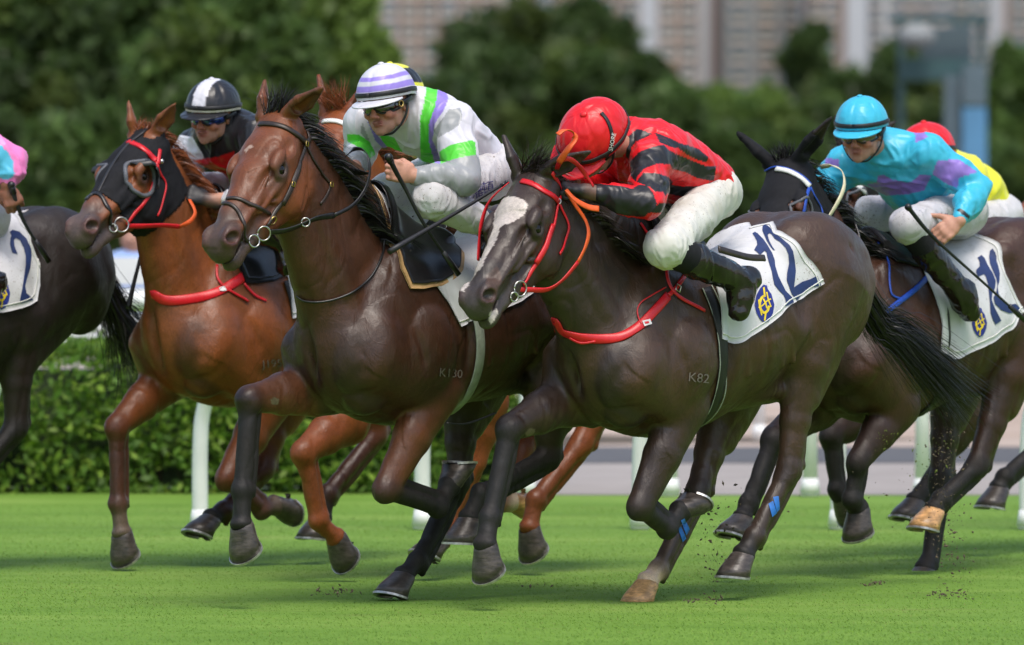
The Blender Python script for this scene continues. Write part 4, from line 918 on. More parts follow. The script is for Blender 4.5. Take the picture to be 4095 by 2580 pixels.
# ------------------------------------------------------------------ people
SKIN = (.52, .27, .19)
def imgv(v):     # image basis (right, up, towards the camera) -> world
    return nrm((v[0], -v[2], v[1]))
def hand(S_, W, kdir, ndir, sc=1.0, left=1, curl=1.0, c=None, thumb=None):
    """W wrist; kdir towards the knuckles; ndir out of the back of the hand"""
    k = nrm(kdir); n = nrm(ndir - k * np.dot(ndir, k)); a = np.cross(k, n) * left; s = sc
    S_.add(W, W + k * .045 * s, (.026 * s, .020 * s), (.036 * s, .017 * s), a, .012, c)
    S_.add(W + k * .04 * s, W + k * .082 * s, (.036 * s, .017 * s), (.040 * s, .014 * s), a, .012, c)
    K = []
    for i in range(4):
        ln = (.92, 1.0, .95, .78)[i]; b0 = W + k * (.084 - .004 * abs(i - 1)) * s + a * (.0305 - .0205 * i) * s + n * .004 * s
        t1 = curl * .9; t2 = t1 + curl * 1.35; t3 = t2 + curl * .9
        d = lambda t: k * math.cos(t) - n * math.sin(t)
        p1 = b0 + d(t1) * .036 * ln * s; p2 = p1 + d(t2) * .024 * ln * s; p3 = p2 + d(t3) * .018 * ln * s
        S_.add(b0 - k * .012, b0, (.0105 * s, .0105 * s), (.0105 * s, .0105 * s), a, .008, c)
        S_.add(b0, p1, .0102 * s, .0093 * s, a, .003, c); S_.add(p1, p2, .0095 * s, .0085 * s, a, .003, c); S_.add(p2, p3, .0085 * s, .007 * s, a, .003, c)
        S_.ell(p1, (.0105 * s,) * 3, k, a, .003, c); K.append(p1)
    tb = W + k * .025 * s + a * .030 * s - n * .006 * s
    if thumb is None: t1p = tb + (k * .7 + a * .35 - n * .35) * .040 * s; t2p = t1p + (k * .75 - a * .35 - n * .55) * .032 * s
    else: th = nrm(thumb); t1p = tb + th * .042 * s; t2p = t1p + nrm(th + k * .2) * .032 * s
    S_.add(tb, t1p, .0155 * s, .0115 * s, n, .010, c); S_.add(t1p, t2p, .0112 * s, .0085 * s, n, .004, c)
    return K
def make_helmet(name, c, f, u, sc, colf, parent, band='strap_black', peakcol=None, mat_='cap_silk', puff=.0055, button=True):
    s = np.cross(u, f); nl, nr = 72, 40; V = []; C = []
    def pt(lon, t, add=0):           # t 0 crown .. 1 rim
        ct = math.cos(lon); mx = 1.62 + .20 * (-ct) * (1 if ct < 0 else .35)
        th = t * mx; seam = abs(math.sin(3 * lon)) ** .30
        r = np.array([.140 + .006 * (ct < 0), .116, .128]) + add + puff * (seam - .5) * math.sin(min(th, 1.57)) 
        q = np.array([r[0] * math.sin(th) * ct, r[1] * math.sin(th) * math.sin(lon), r[2] * math.cos(th)])
        return q
    for i in range(nr + 1):
        for j in range(nl):
            lon = 2 * math.pi * j / nl; q = pt(lon, max(i, .02) / nr)
            V.append(q); C.append(colf(q, lon, i / nr))
    L = np.array(V); w_ = vnoise(L, 16, 9) * .0009 + vnoise(L * [1, 1, 3], 50, 4) * .0004; L = L * (1 + (w_ / .13))[:, None]
    toW = lambda Q: np.asarray(c) + (np.asarray(Q) * sc) @ np.array([f, s, u]) + u * .0 
    Fc = [(i * nl + j, (i + 1) * nl + j, (i + 1) * nl + (j + 1) % nl, i * nl + (j + 1) % nl) for i in range(nr) for j in range(nl)]
    # hem fold
    o = len(L); hem = np.array([pt(2 * math.pi * j / nl, 1.0, -.006) * [1, 1, 1] for j in range(nl)])
    L = np.vstack([L, hem]); C += [C[-nl + j] for j in range(nl)]
    Fc += [(nr * nl + j, o + j, o + (j + 1) % nl, nr * nl + (j + 1) % nl) for j in range(nl)]
    h = mk(name, toW(L), Fc, M[mat_], parent, col=np.array(C))
    if button: v, fc = uvsphere(toW([[0, 0, .129]])[0], [.014 * sc, .014 * sc, .008 * sc], [f, s, u], 12, 6); mk('cap_button', v, fc, M[mat_], h, col=np.tile(C[0], (len(v), 1)))
    # peak
    PV, PC = [], []; n1, n2 = 28, 6
    for top in (0, 1):
        for i in range(n1 + 1):
            lon = -1.15 + 2.3 * i / n1
            for j in range(n2 + 1):
                t = j / n2; b0 = pt(lon, .99, -.003); e = math.cos(lon * 1.30); e = max(e, 0) ** .6
                q = b0 + np.array([math.cos(lon) * .062, math.sin(lon) * .030, 0]) * t * e; q[2] += -.006 - .016 * t + .012 * (lon / 1.15) ** 2 * t - .0045 * top
                PV.append(q); PC.append(peakcol or colf(q, lon, 1.02))
    st = (n1 + 1) * (n2 + 1); G = lambda k, i, j: k * st + i * (n2 + 1) + j
    PF = []
    for k in (0, 1):
        for i in range(n1):
            for j in range(n2):
                q = (G(k, i, j), G(k, i, j + 1), G(k, i + 1, j + 1), G(k, i + 1, j)); PF.append(q if k else q[::-1])
    PF += [(G(0, i, n2), G(0, i + 1, n2), G(1, i + 1, n2), G(1, i, n2)) for i in range(n1)]
    mk('helmet_peak', toW(PV), PF, M[mat_], h, col=np.array(PC))
    if band:
        P = toW([pt(2 * math.pi * j / 64, .90 + .0 * math.cos(2 * math.pi * j / 64), .0035) for j in range(65)]); N = [nrm(p - (c + u * .0)) for p in P]
        v, fc = ribbon(P, N, .020 * sc, .002); mk('elastic_band', v, fc, M[band], h)
    return h, toW, pt
def make_jockey(J, fr, label):
    """joints: (px, py, lateral) in the photograph and across the horse; returns dictionary"""
    g = lambda q: fr.W(fr.px((q[0], q[1]), q[2]))
    R = dict(); sc = J.get('sc', 1.0); Y = fr.Wv((0, 1, 0)); hc = g(J['head']); u = imgv(J['up']); f = imgv(J['fwd']); f = nrm(f - u * np.dot(f, u)); s = np.cross(u, f); hs = J.get('hs', 1.08)
    ch, pe = g(J['chest']), g(J['pelvis']); md = g(J['mid']) if 'mid' in J else (ch + pe) / 2 + np.array([0, 0, .03])
    back = nrm(ch - pe); up = nrm(np.array([0, 0, 1.]) - back * back[2])
    root = empty('person', (pe[0], pe[1], 0), label, 'jockey', J.get('group')); R['root'] = root
    skin = J.get('skin', SKIN); dk = tuple(c * .8 for c in skin); S_ = Sculpt()
    hd = lambda x, y, z: hc + (f * x + s * y + u * z) * hs
    def e(p, r, k=.008, c=None, sub=False, ax=(1, 0, 0)): S_.ell(hd(*p), tuple(q * hs for q in r), f * ax[0] + s * ax[1] + u * ax[2], s, k * hs, c, sub)
    def c_(a, b, ra, rb, k=.008, c=None, sub=False): S_.add(hd(*a), hd(*b), tuple(q * hs for q in ra), tuple(q * hs for q in rb), s, k * hs, c, sub)
    e((-.005, 0, .035), (.096, .076, .095), .02)
    c_((.030, 0, .005), (.042, 0, -.055), (.062, .050), (.046, .042), .02)
    e((.045, 0, -.068), (.048, .044, .032), .02); e((.080, 0, -.088), (.016, .020, .016), .014)
    red = (skin[0] * 1.05, skin[1] * .80, skin[2] * .82)
    for y in (-1, 1):
        e((.062, y * .042, -.022), (.030, .022, .020), .014, red)
        e((.010, y * .056, -.045), (.040, .014, .040), .014)
        e((.094, y * .031, .006), (.012, .019, .011), .006, dk, True)
        e((-.008, y * .079, -.004), (.020, .009, .033), .006, red); e((-.002, y * .087, -.004), (.010, .006, .018), .004, dk, True)
        e((.106, y * .0125, -.028), (.011, .0075, .008), .005, red)
        e((.112, y * .007, -.034), (.005, .004, .003), .002, (.12, .04, .03), True)
    e((.088, 0, .028), (.016, .048, .011), .010)
    c_((.092, 0, .014), (.115, 0, -.022), (.008, .009), (.012, .012), .006, red)
    lip = (skin[0] * .85, skin[1] * .55, skin[2] * .60)
    e((.094, 0, -.049), (.012, .024, .0055), .004, lip); e((.092, 0, -.060), (.012, .020, .006), .004, lip)
    c_((.106, -.021, -.0545), (.106, .021, -.0545), (.004, .004), (.004, .004), .003, (.15, .05, .045), True)
    e((.10, 0, -.040), (.006, .004, .008), .004, skin, True)
    nb = ch + back * .06 + up * .02
    S_.add(hd(-.025, 0, -.03), nb, (.056, .056), (.065, .06), s, .02)
    # trunk and limbs under the clothes
    S_.add(ch, md, (.15, .10), (.13, .09), Y, .03); S_.add(md, pe, (.13, .09), (.14, .10), Y, .03)
    H = {}
    sil = Sculpt(); tw = J.get('tw', 1.0)
    sil.add(ch + back * .03, md, (.175 * tw, .128), (.162 * tw, .125), Y, .04); tv = J.get('tv', 1.1); sil.add(md, pe + back * .02, (.162 * tw, .125), (.160 * tw, .105 * tv), Y, .04)
    sil.add(ch + back * .08, ch + back * .0, (.13 * tw, .09), (.17 * tw, .125), Y, .04)
    sil.add(nb + (hd(-.025, 0, -.03) - nb) * .45, nb, (.066, .066), (.085, .08), s, .02)
    br = Sculpt(); br.add(pe + back * .06, pe - back * .05, (.150, .100), (.140, .115), Y, .03)
    slc = J.get('sleeve', None)
    hands = {}
    for sd in ('n', 'f'):
        y = 1 if sd == 'n' else -1
        sh, el, wr = g(J['sh_' + sd]), g(J['el_' + sd]), g(J['wr_' + sd])
        S_.add(ch + Y * y * .1, sh, .06, .055, Y, .03); S_.add(sh, el, .046, .036, Y, .02); S_.add(el, wr, .036, .026, Y, .015)
        sr = J.get('sr', 1.0)
        sil.add(ch + Y * y * .09, sh, (.10, .095), (.084 * sr, .084 * sr), Y, .05)
        m1 = sh + (el - sh) * .5; sil.add(sh, m1, .080 * sr, .074 * sr, Y, .03); sil.add(m1, el, .074 * sr, .066 * sr, Y, .02)
        cf = J.get('cuff_' + sd, .78); w2 = el + (wr - el) * cf
        m2 = el + (w2 - el) * .55; sil.add(el, m2, .064 * sr, .058 * sr, Y, .012); sil.add(m2, w2, .056 * sr, .037, Y, .02)
        kd = nrm(wr - el) if 'k_' + sd not in J else imgv(J['k_' + sd]); nd = imgv(J.get('n_' + sd, (0, 1, .3)))
        gc = J.get('glove_' + sd); 
        if J.get('hand_' + sd, True):
            hands[sd] = (wr, kd, nd)
            K = hand(S_, wr, kd, nd, J.get('hsc', 1.08), J.get('lf_' + sd, y), J.get('curl_' + sd, 1.0), gc, None if 'thumb_' + sd not in J else imgv(J['thumb_' + sd]))
            if gc: S_.add(wr - kd * .035, wr + kd * .01, .031, .030, Y, .01, gc)
        hp = pe + Y * y * .085 - back * .01; kn, an, to = g(J['kn_' + sd]), g(J['an_' + sd]), g(J['to_' + sd])
        S_.add(hp, kn, .075, .05, Y, .03); S_.add(kn, an, .042, .033, Y, .02)
        q_ = J.get('tk', 1.0); t_ = J.get('th', (.102, .088, .070)); br.add(hp, hp + (kn - hp) * .5, (t_[0], t_[0]), (t_[1], t_[1]), Y, .03); br.add(hp + (kn - hp) * .5, kn, (t_[1], t_[1]), (t_[2], t_[2]), Y, .03)
        br.ell(kn, (t_[2] * .95, t_[2] * .95, t_[2] * .98), kn - hp, Y, .03); bl_ = J.get('bl', .17); br.add(kn, kn + (an - kn) * bl_, (.078 if bl_ > .3 else .066) * q_, (.068 if bl_ > .3 else .056) * q_, Y, .03)
        H[sd] = (kn, an, to)
    h = J.get('h', .0055)
    V, Q = S_.mesh(h); col = S_.colours(V, skin, .004)
    if J.get('stubble', True):
        L = (V - hc) @ np.array([f, s, u]).T / hs; m = (L[:, 2] < -.04) & (L[:, 0] > 0) & (np.abs(L[:, 2]) < .12) & (np.abs(L[:, 1]) < .09); m &= ~((np.abs(L[:, 1]) < .026) & (L[:, 2] > -.066) & (L[:, 0] > .08)); col[m] *= (.86, .88, .92)
    R['skin'] = mk('body', V, Q, M['skin'], root, col=col)
    def wr_disp(amp=.005, fr_=14, seed=1):
        def fn(P):
            Wp = P * [1, 1, .55] + np.stack([vnoise(P, 5, seed), vnoise(P, 5, seed + 1), vnoise(P, 5, seed + 2)], 1) * .09
            r1 = 1 - np.abs(vnoise(Wp, fr_ * .7, seed)) * 3.4; r2 = 1 - np.abs(vnoise(Wp, fr_ * 1.5, seed + 5)) * 2.8
            return (np.clip(r1, -.2, 1) ** 1 * .62 + np.clip(r2, -.3, 1) * .32 - .20) * amp
        return fn
    V, Q = sil.mesh(h, wr_disp(J.get('wrk', .012)))
    P = proj(V); col = J['silk'](V, P, dict(ch=ch, md=md, pe=pe, fr=fr, J=J, g=g)); R['silkV'] = (V, Q)
    R['silk'] = mk('racing_silks', V, Q, M['silk'], root, col=col); R['silk_tree'] = bvh(V, Q)
    bc = np.array(J.get('breech', (.6, .59, .58)))
    V, Q = br.mesh(h, wr_disp(.0072, 17, 4)); col = np.tile(bc, (len(V), 1)) if 'breechf' not in J else J['breechf'](V, proj(V)); R['breech'] = mk('breeches', V, Q, M['white_breeches'], root, col=col); R['breech_tree'] = bvh(V, Q)
    for sd in J.get('boots', ('n', 'f')):
        kn, an, to = H[sd]; B = Sculpt(); ax = nrm(an - kn); t0 = kn + (an - kn) * .12
        BK = (.011, .011, .013)
        cc = kn + (an - kn) * .42
        sk = Sculpt(); sk.add(t0, cc, (.062 * q_, .066 * q_), (.058 * q_, .060 * q_), Y, .01); sk.add(kn + ax * .02, t0, .056 * q_, .062 * q_, Y, .01)
        V, Q = sk.mesh(.007); mk('knee_sock', V, Q, M['hood'], root)
        B.add(kn + (an - kn) * .36, an, (.062 * q_, .067 * q_), (.048 * q_, .050 * q_), Y, .02); fd = nrm(to - an)
        B.add(an, an + (to - an) * .5, (.050, .056), (.052, .052), Y, .03); B.add(an + (to - an) * .5, to, (.052, .052), (.046, .036), Y, .02)
        hl = an - nrm(fd - ax * np.dot(fd, ax)) * .030 + ax * .030; B.ell(hl, (.050, .042, .048), ax, Y, .025)
        V, Q = B.mesh(.006, wr_disp(.0075, 17, 8)); mk('boot', V, Q, M['boot'], root)
    # helmet and goggles
    ht = J.get('htilt', .0); uu = nrm(u * math.cos(ht) + f * math.sin(ht)); ff = nrm(f * math.cos(ht) - u * math.sin(ht))
    hcen = hc + (u * .040 - f * .012) * hs
    R['helm'] = make_helmet('helmet', hcen, ff, uu, hs * J.get('helm', 1.0), J['cap'], root, peakcol=J.get('peak'), band=J.get('band', 'strap_black'))
    if J.get('goggles', True):
        def face(lon, z, add=0):
            r = .112 + add; return hd(r * math.cos(lon) - .004 - .35 * abs(z), .084 * math.sin(lon) * (1 + add * 3), z)
        n1, n2 = 26, 8; VV = []; FF = []
        for j in range(n2 + 1):
            for i in range(n1 + 1):
                lon = -1.25 + 2.5 * i / n1; nz = max(0, 1 - (abs(lon) / .33) ** 2); z0, z1 = -.017 + .013 * nz, .034; hh_ = 1 - .35 * (abs(lon) / 1.25) ** 3
                z = .008 + (z0 + (z1 - z0) * j / n2 - .008) * hh_; VV.append(face(lon, z, .004 * math.sin(math.pi * j / n2)))
        FF = [(j * (n1 + 1) + i, j * (n1 + 1) + i + 1, (j + 1) * (n1 + 1) + i + 1, (j + 1) * (n1 + 1) + i) for j in range(n2) for i in range(n1)]
        gl = mk('goggles', VV, FF, M[J.get('lens', 'lens')], root); mod = gl.modifiers.new('t', 'SOLIDIFY'); mod.thickness = .003; mod.offset = -1
        rim = [VV[i] for i in range(n1 + 1)] + [VV[j * (n1 + 1) + n1] for j in range(1, n2)] + [VV[n2 * (n1 + 1) + i] for i in range(n1, -1, -1)] + [VV[j * (n1 + 1)] for j in range(n2 - 1, -1, -1)]
        v, fc = tube(rim, .0035 * hs, 6); mk('goggle_frame', v, fc, M['black_leather'], gl)
        for y in (-1, 1):
            v, fc = ribbon(np.array([hd(.035, y * .088, .008), hd(0, y * .095, .012), hd(-.05, y * .09, .016), hd(-.09, y * .06, .018)]), np.array([s * y] * 4), .022, .002); mk('goggle_strap', v, fc, M['strap_black'], gl)
        if J.get('vent'): v, fc = torus(hd(.045, .090, .008), s + f * .25, .0125, .0035, seg=14); mk('vent_ring', v, fc, M['brass'], gl)
    for y in (-1, 1):
        P = crom([hd(-.02, y * .088, .03), hd(.0, y * .088, -.02), hd(.02, y * .070, -.065), hd(.045, y * .035, -.100), hd(.05, 0, -.106)], 5)
        v, fc = ribbon(P, np.array([nrm(p - hd(0, 0, -.03)) for p in P]), .014, .0025); mk('chin_strap', v, fc, M[J.get('strapmat', 'strap_black')], R['helm'][0])
        v, fc = uvsphere(hd(.088, y * .031, .006), .0125 * hs, None, 10, 8); mk('eye', v, fc, M['eye'], root)
    R.update(hands=hands, g=g, hd=hd, f=f, u=u, s=s, ch=ch, pe=pe, Y=Y, back=back, up=up, H=H)
    return R
def polycol(base, polys, facing=None):
    """cloth pattern cut to the pieces seen in the photograph, on both faces of the garment"""
    def fn(V, P, info):
        C = np.tile(np.array(base, float), (len(V), 1))
        for c, z, pts in polys:
            C[inpoly(P, [Z(z, *q) for q in pts])] = c
        return C
    return fn
RED = (.72, .012, .018); NB = (.018, .018, .022); WH = (.64, .63, .68); PU = (.30, .22, .66); GR = (.10, .62, .05); GY = (.32, .33, .34); BL = (.05, .46, .66); LIL = (.28, .18, .58); PK = (.85, .22, .52); YE = (.80, .78, .05)
JO = {}
JO['E'] = dict(head=(*Z('a', 640, 470), .02), up=(-.25, .55, .75), fwd=(-.6, -.7, .3), chest=(*Z('a', 1260, 570), 0), mid=(*Z('a', 1600, 730), 0), pelvis=(*Z('a', 1950, 1010), 0),
    sh_n=(*Z('a', 1330, 690), .19), el_n=(*Z('a', 1290, 1190), .30), wr_n=(*Z('a', 560, 1040), .14), sh_f=(*Z('a', 1130, 560), -.17), el_f=(*Z('a', 900, 1000), -.26), wr_f=(*Z('a', 300, 900), -.12),
    kn_n=(*Z('d', 330, 330), .30), an_n=(*Z('d', 1290, 760), .35), to_n=(*Z('d', 1220, 1120), .36), kn_f=(*Z('d', 150, 330), -.28), an_f=(*Z('d', 1090, 760), -.34), to_f=(*Z('d', 1020, 1100), -.34),
    cuff_n=.80, glove_n=NB, glove_f=NB, hs=1.12, helm=.99, tk=1.08, th=(.090, .086, .080), tv=1.32, tw=1.08, wrk=.013, breech=(.66, .65, .61),
    silk=polycol(RED, [(NB, 'a', [(1000, 215), (1100, 195), (1070, 290), (1025, 340)]), (NB, 'a', [(1025, 400), (1160, 290), (1230, 300), (1345, 350), (1250, 400), (1150, 440), (1100, 520), (1070, 650), (1025, 620)]),
        (NB, 'a', [(1380, 330), (1560, 400), (1700, 470), (1690, 530), (1560, 500), (1440, 450)]), (NB, 'a', [(1080, 680), (1200, 560), (1400, 490), (1490, 480), (1560, 560), (1590, 760), (1560, 710), (1400, 710), (1250, 770), (1170, 860), (1150, 930), (1090, 860)]),
        (NB, 'a', [(1540, 540), (1640, 590), (1840, 675), (1980, 728), (2120, 735), (2090, 915), (1900, 885), (1750, 810), (1590, 770)]), (NB, 'a', [(1640, 455), (1760, 480), (1900, 525), (2030, 630), (2000, 690), (1900, 665), (1780, 605), (1690, 540)]),
        (NB, 'a', [(1160, 925), (1240, 815), (1400, 820), (1545, 865), (1600, 930), (1510, 1100), (1480, 1050), (1380, 1040), (1320, 985)]),
        (NB, 'a', [(1110, 1010), (1180, 960), (1290, 970), (1360, 1060), (1410, 1190), (1390, 1230), (1250, 1350), (1000, 1330), (600, 1230), (640, 940), (1000, 980)]),
        (NB, 'a', [(1540, 955), (1700, 980), (1900, 980), (2130, 915), (2130, 1000), (1990, 1070), (1850, 1125), (1700, 1105), (1510, 1060)]), (NB, 'a', [(1440, 1180), (1640, 1190), (1850, 1180), (1850, 1300), (1300, 1300)])]),
    cap=lambda q, lon, t: RED, band='strap_black')
def cap_c(q, lon, t):
    return PU if (.50 < t < .62 or .72 < t < .84) else WH
JO['C'] = dict(head=(*Z('b', 400, 480), .03), up=(-.16, .97, .14), fwd=(-.40, -.40, .82), chest=(*Z('b', 700, 620), 0), mid=(*Z('b', 920, 730), 0.02), pelvis=(*Z('b', 1200, 1020), 0),
    sh_n=(*Z('b', 980, 640), .20), el_n=(*Z('b', 1080, 1130), .36), wr_n=(*Z('b', 650, 1095), .26), sh_f=(*Z('b', 220, 640), -.20), el_f=(*Z('b', 180, 860), -.26), wr_f=(*Z('b', 130, 1010), -.10),
    bl=.60, kn_n=(*Z('b', 800, 1290), .29), an_n=(*Z('b', 1370, 1560), .34), to_n=(*Z('b', 1290, 1750), .35), kn_f=(*Z('b', 420, 1230), -.26), an_f=(*Z('b', 800, 1500), -.33), to_f=(*Z('b', 760, 1700), -.33),
    k_n=(-.86, .25, .3), n_n=(-.2, .15, .95), k_f=(-.8, -.1, .2), n_f=(0, .9, .3), cuff_n=.93, cuff_f=.9, hs=1.05, helm=.93, vent=True, breech=(.60, .59, .61),
    silk=polycol(WH, [(GR, 'b', [(750, 320), (840, 330), (860, 380), (820, 500), (780, 700), (800, 850), (830, 990), (700, 1000), (690, 800), (690, 600), (730, 450)]), (PU, 'b', [(850, 340), (920, 370), (940, 420), (900, 520), (820, 640), (800, 780), (850, 900), (890, 1000), (825, 1000), (770, 800), (770, 640), (820, 500)]),
        (GY, 'b', [(940, 520), (1040, 500), (1060, 560), (1040, 640), (960, 700), (850, 760), (810, 700)]), (GR, 'b', [(330, 720), (470, 760), (520, 850), (620, 1010), (480, 960), (400, 850)]), (PU, 'b', [(240, 620), (280, 680), (400, 830), (480, 960), (560, 1010), (420, 900), (300, 780)]),
        (GY, 'b', [(190, 620), (220, 700), (280, 850), (240, 800), (180, 720)]), (GR, 'b', [(60, 730), (150, 730), (260, 800), (310, 900), (270, 940), (150, 840), (60, 790)]),
        (GR, 'b', [(860, 880), (960, 820), (1140, 780), (1170, 800), (1180, 905), (1050, 950), (870, 990)]), (GY, 'b', [(870, 985), (1000, 940), (1180, 905), (1240, 1000), (1220, 1180), (1140, 1290), (900, 1260), (600, 1200), (600, 1000), (700, 970)]), (GY, 'b', [(0, 820), (140, 850), (260, 940), (260, 1100), (0, 1100)])]),
    cap=cap_c, peak=WH)
JO['F'] = dict(head=(*Z('7', 690, 300), .03), up=(-.08, .96, .22), fwd=(-.30, -.42, .84), chest=(*Z('7', 850, 430), 0), mid=(*Z('7', 960, 540), .02), pelvis=(*Z('7', 1130, 680), 0), D=0,
    sh_n=(*Z('7', 1030, 400), .20), el_n=(*Z('7', 1270, 570), .34), wr_n=(*Z('7', 1185, 735), .40), sh_f=(*Z('7', 600, 460), -.20), el_f=(*Z('7', 520, 560), -.26), wr_f=(*Z('7', 480, 640), -.10),
    kn_n=(*Z('7', 920, 760), .28), an_n=(*Z('7', 1180, 1090), .34), to_n=(*Z('7', 1240, 1210), .35), kn_f=(*Z('7', 740, 700), -.26), an_f=(*Z('7', 900, 900), -.33), to_f=(*Z('7', 900, 1100), -.33),
    k_n=(-.75, -.55, .2), n_n=(.1, .35, .9), thumb_n=(-.95, .25, .1), curl_n=.45, cuff_n=.93, hs=1.03, helm=.93, lens='lens_clear', breech=(.55, .54, .57), h=.0065,
    silk=polycol(BL, [(LIL, '9', [(1040, 0), (1120, 20), (1250, 140), (1090, 220), (1090, 130)]), (LIL, '9', [(1350, 440), (1480, 420), (1620, 420), (1850, 570), (1620, 640), (1600, 770), (1480, 720), (1300, 600)]),
        (LIL, '9', [(500, 720), (620, 700), (640, 620), (700, 600), (820, 660), (1000, 700), (1060, 680), (1150, 600), (1290, 610), (1200, 790), (1000, 840), (740, 860), (620, 800)]), (LIL, '9', [(0, 400), (160, 410), (170, 500), (0, 520)]),
        (NB, '9', [(1590, 1030), (1640, 1005), (1760, 1110), (1730, 1140)])]),
    cap=lambda q, lon, t: BL)
def cap_b(q, lon, t):
    if t > .90 : return (.72, .68, .55)
    return WH if abs(math.sin(lon)) * math.sin(min(t * 1.7, 1.57)) < .30 and math.cos(lon) > -.2 or t < .18 else NB
JO['B'] = dict(head=(*Z('1', 1170, 370), .03), up=(-.04, .96, .20), fwd=(-.42, -.38, .80), chest=(*Z('1', 1270, 500), 0), mid=(*Z('1', 1400, 580), .02), pelvis=(*Z('1', 1560, 760), 0),
    sh_n=(*Z('1', 1410, 470), .20), el_n=(*Z('1', 1420, 800), .30), wr_n=(*Z('1', 1150, 830), .14), sh_f=(*Z('1', 1080, 550), -.20), el_f=(*Z('1', 1010, 650), -.24), wr_f=(*Z('1', 1060, 760), -.08),
    kn_n=(*Z('1', 1330, 930), .28), an_n=(*Z('1', 1600, 1080), .34), to_n=(*Z('1', 1570, 1200), .35), kn_f=(*Z('1', 1130, 770), -.26), an_f=(*Z('1', 1350, 1000), -.33), to_f=(*Z('1', 1330, 1150), -.33),
    k_n=(-.9, .35, .1), n_n=(.1, .5, .8), cuff_n=.62, glove_n=NB, glove_f=NB, hs=1.03, helm=.96, lens='lens_blue', breech=(.5, .5, .52), h=.0065,
    silk=polycol(NB, [((.80, .79, .82), '1', [(930, 460), (1060, 480), (1120, 580), (1135, 720), (940, 740)]), (RED, '1', [(1060, 610), (1200, 590), (1290, 560), (1300, 760), (1180, 670)]), (RED, '1', [(1370, 310), (1500, 350), (1500, 380), (1430, 345)]), (WH, '1', [(1150, 770), (1350, 770), (1350, 900), (1150, 900)])]),
    cap=cap_b, peak=NB)
JO['D'] = dict(head=(*Z('3', 1058, 300), 0), up=(-.1, .97, .1), fwd=(-.6, -.3, .7), chest=(*Z('3', 1240, 420), 0), pelvis=(*Z('3', 1500, 640), 0),
    sh_n=(*Z('3', 1340, 440), .18), el_n=(*Z('3', 1390, 560), .22), wr_n=(*Z('3', 1260, 520), .12), sh_f=(*Z('3', 1180, 430), -.18), el_f=(*Z('3', 1260, 520), -.2), wr_f=(*Z('3', 1230, 480), -.1),
    kn_n=(*Z('3', 1300, 820), .28), an_n=(*Z('3', 1560, 940), .34), to_n=(*Z('3', 1540, 1060), .35), kn_f=(*Z('3', 1150, 780), -.26), an_f=(*Z('3', 1400, 900), -.33), to_f=(*Z('3', 1380, 1040), -.33),
    silk=polycol(YE, []), cap=lambda q, lon, t: NB if (t > .35 and t < .75) else YE, h=.009, hs=1.03)
JO['G'] = dict(head=(*Z('9', 1215, 430), 0), up=(-.1, .97, .1), fwd=(-.6, -.3, .7), chest=(*Z('9', 1480, 660), 0), mid=(*Z('9', 1740, 790), 0), pelvis=(*Z('9', 1950, 1080), 0),
    sh_n=(*Z('9', 1500, 600), .18), el_n=(*Z('9', 1400, 1000), .22), wr_n=(*Z('9', 1200, 1050), .12), sh_f=(*Z('9', 1300, 600), -.18), el_f=(*Z('9', 1200, 900), -.24), wr_f=(*Z('9', 1100, 1000), -.1),
    kn_n=(*Z('9', 1500, 1350), .28), an_n=(*Z('9', 1900, 1800), .34), to_n=(*Z('9', 1900, 2000), .35), kn_f=(*Z('9', 1300, 1200), -.26), an_f=(*Z('9', 1700, 1600), -.33), to_f=(*Z('9', 1700, 1800), -.33),
    silk=polycol(YE, [(RED, '9', [(1550, 400), (1620, 400), (1700, 470), (1680, 500), (1580, 450)])]), cap=lambda q, lon, t: RED, h=.009, hs=1.03, breech=(.60, .59, .62))
JO['A'] = dict(head=(-330, 520, 0), up=(-.1, .97, .1), fwd=(-.6, -.3, .7), chest=(-210, 660, 0), pelvis=(40 - 150, 860, 0), 
    sh_n=(-90, 590, .18), el_n=(*Z('1', 62, 622), .28), wr_n=(*Z('1', 38, 745), .30), sh_f=(-300, 660, -.18), el_f=(-330, 800, -.24), wr_f=(-420, 830, -.1),
    kn_n=(-220, 960, .28), an_n=(-40, 1130, .34), to_n=(-60, 1230, .35), kn_f=(-400, 930, -.26), an_f=(-250, 1080, -.33), to_f=(-270, 1180, -.33), k_n=(.35, -.9, .1), n_n=(.1, .1, .95), cuff_n=.8, skin=(.24, .10, .06),
    silk=polycol(PK, [((.10, .50, .72), '1', [(0, 545), (40, 555), (75, 620), (80, 690), (40, 720), (-20, 700), (-20, 600)]), ((.10, .50, .72), '1', [(-60, 520), (10, 525), (30, 560), (-60, 560)])]), cap=lambda q, lon, t: PK, h=.0065, sr=1.1)
JL = {'E': 'jockey in red and black striped silks and red cap, head bowed to the mane', 'C': 'jockey in white silks with green and lilac stripes, gripping a whip upright', 'F': 'jockey in sky blue silks and cap holding a whip loosely with open fingers',
      'B': 'jockey in black silks with one white sleeve and a white striped black cap', 'D': 'jockey in a yellow and black cap mostly hidden behind the white capped rider', 'G': 'jockey in yellow silks and red cap behind the sky blue rider', 'A': 'jockey in pink and blue sleeve at the left edge of the field'}
RJ = {}
for key in JO:
    if key in RH: RJ[key] = make_jockey(JO[key], RH[key].fr, JL[key]); print('jockey', key)
